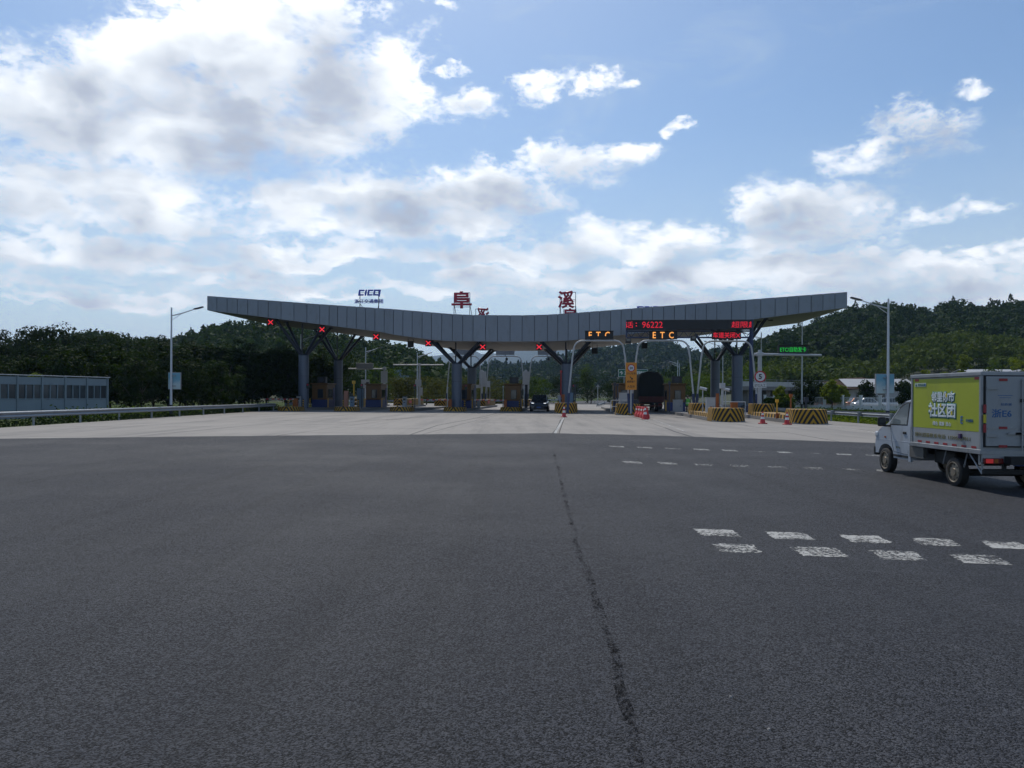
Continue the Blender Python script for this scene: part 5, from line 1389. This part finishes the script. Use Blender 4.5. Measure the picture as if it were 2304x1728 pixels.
def wheel(parent, x, y, r, w_, side):
    wl = MB()
    prof = [(-.5, .72), (-.5, .90), (-.40, .985), (-.2, 1.), (.2, 1.), (.40, .985), (.5, .90), (.5, .72)]; n = 28; V = []; Fc = []
    for i in range(n):
        a = 2 * math.pi * i / n
        V += [(q * w_, math.cos(a) * r * k, math.sin(a) * r * k) for q, k in prof]
    m_ = len(prof)
    for i in range(n):
        for j in range(m_ - 1): Fc.append((i * m_ + j, i * m_ + j + 1, ((i + 1) % n) * m_ + j + 1, ((i + 1) % n) * m_ + j))
    ty = wl.add(V, Fc).build('wheel', M_rubber, parent, True); ty.location = (x, y, r)
    q = side * w_
    rim = MB().cyl((-q * .1, 0, 0), (q * .34, 0, 0), r * .73, r * .70, 26).build('rim', M_rim, ty, True)
    hb = MB().cyl((q * .34, 0, 0), (q * .52, 0, 0), r * .30, r * .26, 16)
    hb.cyl((q * .34, 0, 0), (q * .40, 0, 0), r * .56, r * .44, 20)
    hb.build('hub', M_rim, ty, True)
    lip = MB()
    for k in range(20):
        a, b = 2 * math.pi * k / 20, 2 * math.pi * (k + 1) / 20
        lip.cyl((q * .44, math.cos(a) * r * .69, math.sin(a) * r * .69), (q * .44, math.cos(b) * r * .69, math.sin(b) * r * .69), r * .045, n=6)
    lip.build('rim_lip', M_rim, ty, True)
    hl = MB()
    for k in range(8):
        a = 2 * math.pi * k / 8; hl.cyl((q * .33, math.cos(a) * r * .50, math.sin(a) * r * .50), (q * .39, math.cos(a) * r * .50, math.sin(a) * r * .50), r * .07, n=8)
    hl.build('rim_hole', M_chas, ty)
    return ty
wheel(trk, .10, .90, .275, .17, -1); wheel(trk, BW - .10, .90, .275, .17, 1); wheel(trk, .10, 3.60, .275, .17, -1); wheel(trk, BW - .10, 3.60, .275, .17, 1)
# cab: side profile lofted across, drawn in at the top
CW = 1.44; cx0 = (BW - CW) / 2
prof = [(2.50, .36), (3.24, .36), (3.27, .50), (3.36, .59), (3.48, .635), (3.60, .65), (3.72, .635), (3.84, .59), (3.93, .50), (3.97, .42), (4.12, .42), (4.14, .62), (4.10, .78), (4.02, .90), (3.86, 1.00), (3.72, 1.05), (3.58, 1.10), (3.42, 1.19), (3.08, 1.52), (2.92, 1.62), (2.66, 1.665), (2.50, 1.66), (2.50, 1.05)]
def cabx(z): return 0 if z < 1.05 else (z - 1.05) * .14
nP = len(prof); V = []; stations = [0, .03, .12, .88, .97, 1.]
inset = [.05, .012, 0, 0, .012, .05]
cyc, czc = 3.3, .95
for sidx, f in enumerate(stations):
    for (y, z) in prof:
        kx = cabx(z); x = cx0 + kx + f * (CW - 2 * kx)
        sh = inset[sidx]
        V.append((x, y + (cyc - y) * sh * .8, z + (czc - z) * sh * (.8 if z > .7 else .0)))
Fc = [(i * nP + j, i * nP + (j + 1) % nP, (i + 1) * nP + (j + 1) % nP, (i + 1) * nP + j) for i in range(len(stations) - 1) for j in range(nP)]
ib = [i for i, q_ in enumerate(prof) if q_ == (3.72, 1.05)][0]; up_ = list(range(ib, nP)); dn_ = list(range(0, ib + 1)) + [nP - 1]; o2 = (len(stations) - 1) * nP
Fc += [tuple(up_[::-1]), tuple(dn_[::-1]), tuple(i + o2 for i in up_), tuple(i + o2 for i in dn_)]
MB().add(V, Fc).build('cab', M_tw, trk, True)
# glass: side windows and windscreen follow the cab's surface
def sidepoly(pts, off, m, name, parent, th=.006):
    for sgn in (0, 1):
        V = []
        for (y, z) in pts:
            kx = cabx(z) ; x = cx0 + kx - off
            x = x if sgn == 0 else BW - x
            V.append((x, y, z))
        n = len(V); V2 = [(x + (th if sgn == 0 else -th), y, z) for x, y, z in V]
        MB().add(V + V2, [tuple(range(n)), tuple(range(2 * n - 1, n - 1, -1))] + [(i, (i + 1) % n, n + (i + 1) % n, n + i) for i in range(n)]).build(name, m, parent)
M_seal = M_chas
sidepoly([(2.66, 1.09), (3.44, 1.08), (3.38, 1.17), (3.06, 1.475), (2.90, 1.56), (2.68, 1.60)], .003, M_seal, 'window_seal', trk)
M_tglass = mat('truck_side_glass', (.13, .155, .165), .05, 0, .1, spec=.9)
sidepoly([(2.69, 1.115), (3.40, 1.105), (3.35, 1.165), (3.045, 1.45), (2.89, 1.53), (2.71, 1.57)], .007, M_tglass, 'side_window', trk)
ws = [(cx0 + .13, 3.40, 1.22), (BW - cx0 - .13, 3.40, 1.22), (BW - cx0 - .16, 3.09, 1.50), (cx0 + .16, 3.09, 1.50)]
nn = Vector((0, .32, .35)).normalized() * .012
MB().add([Vector(p) + nn for p in ws] + [Vector(p) + nn * .2 for p in ws], [(0, 1, 2, 3), (7, 6, 5, 4), (0, 4, 5, 1), (1, 5, 6, 2), (2, 6, 7, 3), (3, 7, 4, 0)]).build('windscreen', M_glass, trk)
def dline(pts, name, m, w_=.007, off=.002):
    mb = MB()
    for a, b in zip(pts[:-1], pts[1:]):
        mb.cyl((cx0 + cabx(a[1]), a[0], a[1]), (cx0 + cabx(b[1]), b[0], b[1]), w_, n=5)
    mb.build(name, m, trk)
M_gap = mat('door_gap', (.05, .055, .06), .8)
dline([(2.62, .50), (2.62, 1.58), (2.9, 1.60), (3.10, 1.46)], 'door_gap', M_gap, .006, .0)
dline([(3.40, 1.08), (3.32, .72), (3.24, .50), (2.62, .47)], 'door_gap', M_gap, .006, .0)
MB().box((cx0 - .002, 2.76, .93), (.03, .13, .055)).build('door_handle', M_chas, trk, bevel=.01)
MB().box((cx0 + .008, 3.32, .735), (.02, 1.5, .022)).build('body_crease', M_tw, trk, bevel=.006)
MB().box((.06, 2.56, .50), (.05, .10, .36)).build('rear_cab_corner', M_tw, trk, bevel=.01)
mr = MB().box((cx0 - .16, 3.47, 1.15), (.17, .08, .21)).build('mirror', M_chas, trk, bevel=.03)
MB().cyl((cx0 - .12, 3.45, 1.06), (cx0 + .03, 3.38, 1.06), .02, n=8).build('mirror_arm', M_chas, mr)
MB().box((cx0 - .16, 3.426, 1.155), (.13, .006, .16)).build('mirror_glass', M_glass, mr)
mr = MB().box((BW - cx0 + .16, 3.47, 1.15), (.17, .08, .21)).build('mirror', M_chas, trk, bevel=.03)
MB().box((BW / 2, 4.13, .47), (CW + .02, .12, .22)).build('front_bumper', M_chas, trk, bevel=.04)
MB().box((cx0 + .03, 4.02, .85), (.10, .16, .12)).build('headlight', mat('headlamp_lens', (.5, .52, .54), .15), trk, bevel=.03)
MB().box((cx0 - .004, 3.62, .80), (.012, .07, .035)).build('side_lamp', mat('amber_lens', (.30, .08, .01), .25), trk)
MB().box((cx0 - .003, 2.93, .42), (.014, .62, .05)).build('sill_trim', M_chas, trk)
MB().box((BW / 2, 3.46, 1.215), (.7, .02, .02)).cyl((BW / 2 - .3, 3.44, 1.22), (BW / 2 + .1, 3.27, 1.40), .008, n=6).build('wiper', M_chas, trk)
MB().box((cx0 + .30, 2.95, 1.20), (.42, .14, .62)).build('seat_back', M_chas, trk)
me = text('货车', .2, .05, .002); o = put('door_text', me, M_tolive, trk); o.rotation_euler = (0, 0, -math.pi / 2); o.location = (cx0 - .002, 3.05, .60)

# ================================================================== CARS
def car(name, label, loc, rz, col, L=4.6, Wd=1.88, Hh=1.66, suv=True, lamps=False, detail=True, group=None):
    m = mat('car_paint_%d_%d_%d' % tuple(int(c * 100) for c in col), col, .25, .3, .05, coat=.6)
    t = thing(name, label, 'car', loc, rz, group); hw = Wd / 2; hl = L / 2          # the car faces local -y
    belt = .60 * Hh
    st = [(-hl, .80, .28, .62), (-hl + .12, .93, .22, .52 * Hh), (-hl + .5, .985, .20, .56 * Hh), (-hl + 1.25, 1., .20, .595 * Hh), (0, 1., .20, belt), (hl - .9, 1., .20, belt + .03), (hl - .25, .96, .24, belt + .02), (hl, .86, .34, belt - .12)]
    V = []; k = 10
    for y, wf, zb, zt in st:
        w_ = hw * wf; zm = zb + (zt - zb) * .55
        V += [(-w_ * .86, y, zb), (-w_ * .97, y, zb + .12), (-w_, y, zm), (-w_ * .965, y, zt - .06), (-w_ * .86, y, zt), (w_ * .86, y, zt), (w_ * .965, y, zt - .06), (w_, y, zm), (w_ * .97, y, zb + .12), (w_ * .86, y, zb)]
    Fc = [(i * k + j, i * k + (j + 1) % k, (i + 1) * k + (j + 1) % k, (i + 1) * k + j) for i in range(len(st) - 1) for j in range(k)] + [tuple(range(k)), tuple(range((len(st) - 1) * k, len(st) * k))]
    MB().add(V, Fc).build('body', m, t, True)
    y0, y1, y2, y3 = -hl + 1.2, -hl + 1.95, hl - (.75 if suv else 1.35), hl - (.25 if suv else .65)
    zb, zt = belt - .03, Hh
    a, b = hw * .88, hw * .70
    V = [(-a, y0, zb), (a, y0, zb), (a, y3, zb), (-a, y3, zb), (-b, y1, zt), (b, y1, zt), (b, y2, zt), (-b, y2, zt)]
    cab = MB().add(V, [(0, 1, 5, 4), (1, 2, 6, 5), (2, 3, 7, 6), (3, 0, 4, 7), (4, 5, 6, 7)]).build('cabin', m, t, bevel=.07)
    def lerp(p, q, f): return Vector(p).lerp(Vector(q), f)
    def pane(i0, i1, i2, i3, nm, m0=.1, m1=.12):
        p = [Vector(V[i]) for i in (i0, i1, i2, i3)]; c = sum(p, Vector()) / 4; nr = (p[1] - p[0]).cross(p[3] - p[0]).normalized()
        q = [c + (x - c) * .86 for x in p]
        if nr.dot(c - Vector((0, 0, zb))) < 0: nr = -nr
        MB().add([x + nr * .012 for x in q] + [x - nr * .03 for x in q], [(0, 1, 2, 3), (0, 4, 5, 1), (1, 5, 6, 2), (2, 6, 7, 3), (3, 7, 4, 0)]).build(nm, M_glass, t)
    pane(0, 1, 5, 4, 'windscreen'); pane(1, 2, 6, 5, 'side_window'); pane(3, 0, 4, 7, 'side_window'); pane(2, 3, 7, 6, 'rear_window')
    for s in (-1, 1):
        for y in (-hl + .88, hl - .85):
            w_ = MB().cyl((s * (hw - .22), y, .35), (s * (hw - .005), y, .35), .35, .345, 22).build('wheel', M_rubber, t, True); MB().cyl((s * (hw - .03), y, .35), (s * (hw + .004), y, .35), .22, .20, 14).build('rim', M_steel, w_)
        if detail:
            MB().box((s * (hw + .10), y0 + .42, belt + .06), (.20, .10, .14)).build('mirror', m, t, bevel=.03)
            h = MB().box((s * hw * .66, -hl + .05, .50 * Hh - .04), (.42, .16, .15)).build('headlight', M_glass, t, bevel=.03)
            if lamps: MB().box((s * hw * .64, -hl - .035, .50 * Hh + .0), (.26, .01, .045)).build('lit_strip', emit('daytime_lamp', (.9, .95, 1.), 2.2), h)
    if detail:
        MB().box((0, -hl + .0, .50), (.95, .06, .36)).build('grille', M_dark, t, bevel=.04); MB().box((0, -hl + .03, .27), (Wd * .8, .14, .14)).build('lower_intake', M_dark, t, bevel=.03)
        MB().box((0, -hl - .036, .46), (.44, .01, .14)).build('number_plate', mat('plate_blue', (.015, .06, .25), .4), t)
        for s in (-1, 1): MB().box((s * hw * .66, (y1 + y2) / 2, Hh + .04), (.05, (y2 - y1) * .8, .05)).build('roof_rail', M_dark, t)
    return t
p = W(onv(1213, 924, 80)[0], 81.5)
c1 = car('oncoming_car', 'dark navy sport utility car with lit headlights coming through the open lane', p, RZ, (.012, .014, .022), 4.7, 1.95, 1.76, True, True)
p = at(1777, 889, 140); car('passing_car', 'silver car passing on the road behind the sapling', (p.x, p.y, .25), math.pi / 2, (.45, .47, .49), 4.6, 1.85, 1.5, False, False, False)
park = [(1868, 118, (.50, .14, .03), 'orange parked car left of the bright trees behind the fence'), (1930, 116, (.50, .16, .05), 'orange parked car just right of the bright trees'), (1946, 122, (.03, .03, .035), 'dark parked car before the white shed'), (1965, 120, (.25, .02, .03), 'dark red parked car behind the white fence'),
        (1985, 118, (.55, .56, .57), 'white parked car right of the red one'), (1955, 108, (.58, .59, .60), 'white parked van roof just behind the fence'), (2010, 112, (.5, .51, .52), 'pale parked car beneath the right poster board')]
for i, (px, Y, col_, lb) in enumerate(park):
    p = at(px, 889, Y); car('parked_car', lb, (p.x, p.y, .05), random.uniform(-.2, .2) + (math.pi / 2 if i % 2 else 1.2), col_, 4.5, 1.8, 1.5, i % 2 == 0, False, False, 'cars parked behind the white fence')

# ------------------------------------------------------------------ loaded truck seen from behind
u, _ = onv(1462, 900, 85); t = thing('loaded_truck', 'truck with a tall dark tarp-covered load waiting at a booth', 'truck', W(u, 83.5, 0), RZ)
M_tarp = mat('dark_tarp', (.012, .014, .012), .85, 0, .4, 2., .8, 6)
n = 20; V = []; Fc = []; ysx = [0, .25, 2, 4, 6, 7.6, 8.0]
for j, y in enumerate(ysx):
    k = .90 if j in (0, len(ysx) - 1) else 1.
    for i in range(n + 1):
        a = math.pi * i / n; x = -math.cos(a) * 1.42 * k; x = math.copysign(min(abs(x) ** .6 * 1.42 ** .4, 1.42), x); z = 2.55 + math.sin(a) ** .8 * 1.75 * k + .05 * math.sin(i * 2.1 + j * 1.3)
        V.append((x, y, z))
    V += [(1.42 * k, y, 1.25), (-1.42 * k, y, 1.25)]
m_ = n + 3
Fc = [(j * m_ + i, j * m_ + (i + 1) % m_, (j + 1) * m_ + (i + 1) % m_, (j + 1) * m_ + i) for j in range(len(ysx) - 1) for i in range(m_)] + [tuple(range(m_)), tuple(range((len(ysx) - 1) * m_, len(ysx) * m_))]
MB().add(V, Fc).build('tarped_load', M_tarp, t, True)
for y in (.5, 1.8, 3.2, 4.6): MB().tube([(-1.45, y, 1.3), (-1.46, y, 2.6), (-1.1, y, 3.7), (0, y, 4.37), (1.1, y, 3.7), (1.46, y, 2.6), (1.45, y, 1.3)], .02, 5).build('rope', mat('rope', (.16, .13, .09), .9), t)
M_tg = mat('truck_red_brown', (.10, .022, .018), .6, dirt=.4)
MB().box((0, .02, 1.32), (2.7, .08, .62)).build('tailgate', M_tg, t)
for z in (1.12, 1.32, 1.52): MB().box((0, -.04, z), (2.6, .05, .05)).build('tailgate_rib', M_tg, t)
MB().box((0, 4., .98), (2.4, 8., .12)).build('bed', M_chas, t); MB().box((0, .1, .62), (2.5, .1, .16)).build('rear_bumper', M_tg, t)
for s in (-1, 1):
    MB().box((s * .95, .02, .80), (.42, .08, .16)).build('tail_light', mat('tail_lens', (.12, .008, .008), .25), t)
    for y in (1.3, 2.6, 8.6): 
        w_ = MB().cyl((s * .72, y, .52), (s * 1.22, y, .52), .52, .52, 20).build('wheel', M_rubber, t, True); MB().cyl((s * 1.22, y, .52), (s * 1.24, y, .52), .28, .26, 14).build('rim', M_steel, w_)
    MB().box((s * .97, .55, .55), (.55, .03, .55)).build('mud_flap', M_chas, t)
MB().box((0, 9.2, 1.75), (2.35, 1.9, 2.1)).build('cab', M_tg, t, bevel=.12); MB().box((0, 10.16, 2.1), (2.0, .03, .8)).build('windscreen', M_glass, t)

# ------------------------------------------------------------------ person
def person(p, rz):
    t = thing('person', 'person in dark clothes and a bright green vest standing by the right booth', 'person', p, rz)
    Vv = {'pel': (0, 0, .93, .14), 'waist': (0, .01, 1.08, .13), 'chest': (0, .01, 1.30, .155), 'neck': (0, 0, 1.47, .055), 'head0': (0, -.01, 1.55, .078), 'head1': (0, -.015, 1.66, .085), 'head2': (0, -.01, 1.73, .05)}
    E = [('pel', 'waist'), ('waist', 'chest'), ('chest', 'neck'), ('neck', 'head0'), ('head0', 'head1'), ('head1', 'head2')]
    for s, n_ in ((-1, 'l'), (1, 'r')):
        Vv.update({n_ + 'sh': (s * .19, .01, 1.40, .07), n_ + 'el': (s * .27, .03, 1.12, .05), n_ + 'wr': (s * .25, -.06, .90, .034), n_ + 'pa': (s * .245, -.08, .83, .034),
                   n_ + 'hip': (s * .10, 0, .88, .10), n_ + 'kn': (s * .11, -.02, .49, .068), n_ + 'an': (s * .12, .02, .09, .045), n_ + 'to': (s * .14, -.14, .04, .04)})
        E += [('chest', n_ + 'sh'), (n_ + 'sh', n_ + 'el'), (n_ + 'el', n_ + 'wr'), (n_ + 'wr', n_ + 'pa'), ('pel', n_ + 'hip'), (n_ + 'hip', n_ + 'kn'), (n_ + 'kn', n_ + 'an'), (n_ + 'an', n_ + 'to')]
        for k in range(4):
            Vv[n_ + 'f%d' % k] = (s * (.235 + .004 * k), -.105 + .022 * k, .755 + .006 * abs(k - 1.5), .009); E.append((n_ + 'pa', n_ + 'f%d' % k))
        Vv[n_ + 'th'] = (s * .21, -.115, .80, .010); E.append((n_ + 'pa', n_ + 'th'))
    ks = list(Vv); me = bpy.data.meshes.new('body'); me.from_pydata([Vv[k][:3] for k in ks], [(ks.index(a), ks.index(b)) for a, b in E], [])
    o = put('body', me, mat('dark_clothes', (.018, .020, .026), .85, 0, .3, 8), t)
    md = o.modifiers.new('skin', 'SKIN'); sv = me.skin_vertices[0].data
    for i, k in enumerate(ks): sv[i].radius = (Vv[k][3],) * 2
    sv[0].use_root = True
    sd = o.modifiers.new('sub', 'SUBSURF'); sd.levels = 1; sd.render_levels = 2
    V = []; Fc = []; n = 18
    rings = [(.86, .185, .165), (1.0, .175, .16), (1.15, .175, .165), (1.30, .205, .175), (1.40, .20, .16), (1.45, .13, .11)]
    for z, a, b in rings: V += [(a * math.cos(2 * math.pi * i / n), .01 + b * math.sin(2 * math.pi * i / n), z) for i in range(n)]
    Fc = [(j * n + i, j * n + (i + 1) % n, (j + 1) * n + (i + 1) % n, (j + 1) * n + i) for j in range(len(rings) - 1) for i in range(n)]
    v = MB().add(V, Fc).build('vest', mat('hi_vis_green', (.10, .36, .05), .7), t, True)
    MB().add([(.182 * math.cos(2 * math.pi * i / n), .01 + .168 * math.sin(2 * math.pi * i / n), z) for z in (1.04, 1.09) for i in range(n)], [(i, (i + 1) % n, n + (i + 1) % n, n + i) for i in range(n)]).build('reflective_band', M_coneWhite, v)
    hs = MB(); V = []; Fc = []
    for j in range(6):
        f = j / 5 * math.pi * .55; V += [(math.sin(f) * .098 * math.cos(2 * math.pi * i / n), -.005 + math.sin(f) * .108 * math.sin(2 * math.pi * i / n), 1.66 + math.cos(f) * .105) for i in range(n)]
    Fc = [(j * n + i, j * n + (i + 1) % n, (j + 1) * n + (i + 1) % n, (j + 1) * n + i) for j in range(5) for i in range(n)]
    hs.add(V, Fc).build('hair', mat('black_hair', (.012, .010, .009), .6), t, True)
    fc = MB().box((0, -.098, 1.60), (.10, .02, .13)).build('face', mat('skin', (.32, .19, .13), .6), t, bevel=.02); MB().box((0, -.115, 1.595), (.022, .025, .04)).build('nose', mat('skin', (.32, .19, .13), .6), fc)
    for s in (-1, 1): MB().box((s * .03, -.109, 1.625), (.02, .006, .008)).build('eye', M_dark, fc)
    MB().box((0, -.109, 1.555), (.04, .006, .008)).build('mouth', M_signred, fc)
    return t
p = W(onv(1547.5, 915, 71.0)[0], 71.0, .0)
person(p, RZ + .3)

# ================================================================== RIGHT SIDE: fence, sheds, viaduct
M_fw = mat('fence_white', (.62, .64, .65), .6, dirt=.25)
def fence(p0, p1, label, sp=2.6, hgt=1.7, base=.55):
    p0, p1 = Vector((*p0, 0)), Vector((*p1, 0)); d = p1 - p0; L = d.length
    t = thing('white_fence', label, 'fence', p0, math.atan2(d.y, d.x)); n = round(L / sp); s = L / n
    MB().box((L / 2, 0, base / 2), (L, .22, base)).build('base_wall', M_fw, t)
    for i in range(n + 1): MB().box((i * s, 0, hgt / 2 + .08), (.30, .30, hgt + .16)).build('post', M_fw, t); MB().box((i * s, 0, hgt + .20), (.38, .38, .08)).build('post_cap', M_fw, t)
    for z in (base + .12, hgt - .12): MB().box((L / 2, 0, z), (L, .05, .05)).build('rail', M_fw, t)
    pk = MB().box((0, 0, (base + hgt) / 2), (.035, .035, hgt - base)).mesh('picket'); pk.materials.append(M_fw)
    k = 0; x = .25
    while x < L and k < 290:
        if abs((x + s / 2) % s - s / 2) > .18:
            o = put('picket', pk, M_fw, t); o.location = (x, 0, 0); k += 1
        x += .16 if L < 18 else .20
fence((41.5, 108), (58, 84), 'long white fence on a low wall, right behind the guardrail')
fence((36.5, 111), (41.0, 108.2), 'short end of white picket fence left of the long one', 1.5)
lot = sheet('parking_lot', [(44, 106), (62, 84), (95, 95), (80, 150), (46, 135)], -.03, M_slab); tag(lot, kind='structure')
def shed(px0, px1, yb, yt, Y, depth, label, ridge):
    a, b = at(px0, yb, Y), at(px1, yb, Y); wd = b.x - a.x; ze = at(px0, yt, Y).z
    t = thing('shed', label, 'building', ((a.x + b.x) / 2, Y, 0), -.15)
    m = mat('shed_wall', (.42, .42, .41), .8, dirt=.3); hw = wd / 2
    MB().add([(-hw, 0, 0), (hw, 0, 0), (hw, depth, 0), (-hw, depth, 0), (-hw, 0, ze), (hw, 0, ze), (hw, depth, ze), (-hw, depth, ze), (-hw, depth / 2, ze + ridge), (hw, depth / 2, ze + ridge)],
             [(0, 1, 5, 4), (2, 3, 7, 6), (1, 2, 6, 9, 5), (3, 0, 4, 8, 7)]).build('wall', m, t)
    e = .5; mr = mat('shed_roof_white', (.30, .31, .32), .6, .0, .15, .8, dirt=.3)
    sl = ridge / (depth / 2)
    for s in (0, 1):
        y0 = -e if s == 0 else depth + e; z0 = ze - e * sl
        MB().add([(-hw - e, y0, z0), (hw + e, y0, z0), (hw + e, depth / 2, ze + ridge), (-hw - e, depth / 2, ze + ridge)] + [(-hw - e, y0, z0 + .08), (hw + e, y0, z0 + .08), (hw + e, depth / 2, ze + ridge + .08), (-hw - e, depth / 2, ze + ridge + .08)],
                 [(0, 1, 2, 3), (7, 6, 5, 4), (0, 4, 5, 1), (1, 5, 6, 2), (2, 6, 7, 3), (3, 7, 4, 0)]).build('roof', mr, t)
    nw = max(3, int(wd / 3.2))
    for i in range(nw):
        x = -hw + wd * (i + .5) / nw
        f = MB().box((x, -.03, ze * .5), (1.5, .06, ze * .42)).build('window', M_grey, t); MB().box((x, -.07, ze * .5), (1.3, .02, ze * .36)).build('pane', M_glass, f)
    return t
shed(1914, 2052, 890, 869, 150, 11, 'long white roofed shed behind the parked cars', 1.5)
shed(2190, 2330, 870, 838, 150, 9, 'low pale building just above the truck roof at the right', .7)
# viaduct with parapet
p0, p1 = at(1672, 889, 142), at(1835, 889, 150); d = p1 - p0; d.z = 0
t = thing('viaduct', 'pale concrete viaduct with parapet behind the right column', 'bridge', (p0.x, p0.y, 0), math.atan2(d.y, d.x)); L = d.length; zc = at(1740, 870, 146).z
MB().box((L / 2 + 2, 3, zc - .35), (L + 6, 7, .7)).build('deck', M_conc, t); pm = mat('parapet_concrete', (.42, .42, .41), .8, dirt=.3)
n = 8
for i in range(n): MB().box((-.5 + (L + 4) * (i + .5) / n, -.4, zc + .45), ((L + 4) / n - .05, .22, .9)).build('parapet_panel', pm, t)
for i in range(4): MB().box((L * (i + .5) / 4, 3, (zc - .7) / 2), (1., 4.5, zc - .7)).build('pier', M_conc, t)
MB().box((L / 2 + 2, -.4, zc + 1.25), (L + 4, .06, .06)).build('handrail', M_steel, t)
for i in range(n + 1): MB().box((-.5 + (L + 4) * i / n, -.4, zc + 1.07), (.06, .06, .36)).build('handrail_post', M_steel, t)
# warning triangle far on the exit road
p = at(1345, 889, 130); t = thing('warning_sign', 'small triangular sign far on the exit road', 'sign', (p.x, p.y, 0), 0)
zc = at(1345, 868, 130).z; MB().cyl((0, 0, 0), (0, 0, zc), .05, n=8).build('post', M_white, t); MB().slab([(-.28, zc - .2), (.28, zc - .2), (0, zc + .28)], -.09, -.06).build('triangle', M_grey, t)
# blue-grey billboards far left of centre
for px0, px1, y0, y1, Y, lb in [(886, 903, 832, 847, 128, 'small blue-grey panel behind the sign masts'), (893, 920, 845, 872, 132, 'larger blue-grey lattice billboard behind the sign masts'), (813, 831, 854, 874, 105, 'pale double notice board behind the blue-grey kiosk'), (1095, 1103, 857, 871, 112, 'small white board on a post beside the far pillar')]:
    a, b = at(px0, y0, Y), at(px1, y1, Y); t = thing('notice_board', lb, 'billboard', ((a.x + b.x) / 2, Y, 0), 0); wd, hg = b.x - a.x, a.z - b.z
    m = M_blgrey if 'blue' in lb[:20] else M_white
    MB().box((0, 0, (a.z + b.z) / 2), (wd, .12, hg)).build('panel', m, t)
    for s in (-.4, .4): MB().cyl((s * wd, .1, 0), (s * wd, .1, a.z), .05, n=8).build('post', M_steel, t)

# ================================================================== HAZE
hz = MB().box((0, 3150, 164), (13400, 7400, 342)).mesh('haze')
hm = bpy.data.materials.new('haze'); hm.use_nodes = True
nt = hm.node_tree; nt.nodes.clear(); o_ = nt.nodes.new('ShaderNodeOutputMaterial'); pv = nt.nodes.new('ShaderNodeVolumePrincipled')
pv.inputs['Color'].default_value = (.42, .63, 1.0, 1); pv.inputs['Density'].default_value = .00010; pv.inputs['Anisotropy'].default_value = .1
nt.links.new(pv.outputs[0], o_.inputs['Volume'])
ho = put('haze', hz, hm); tag(ho, kind='stuff'); ho['label'] = 'thin pale summer haze over the whole valley'
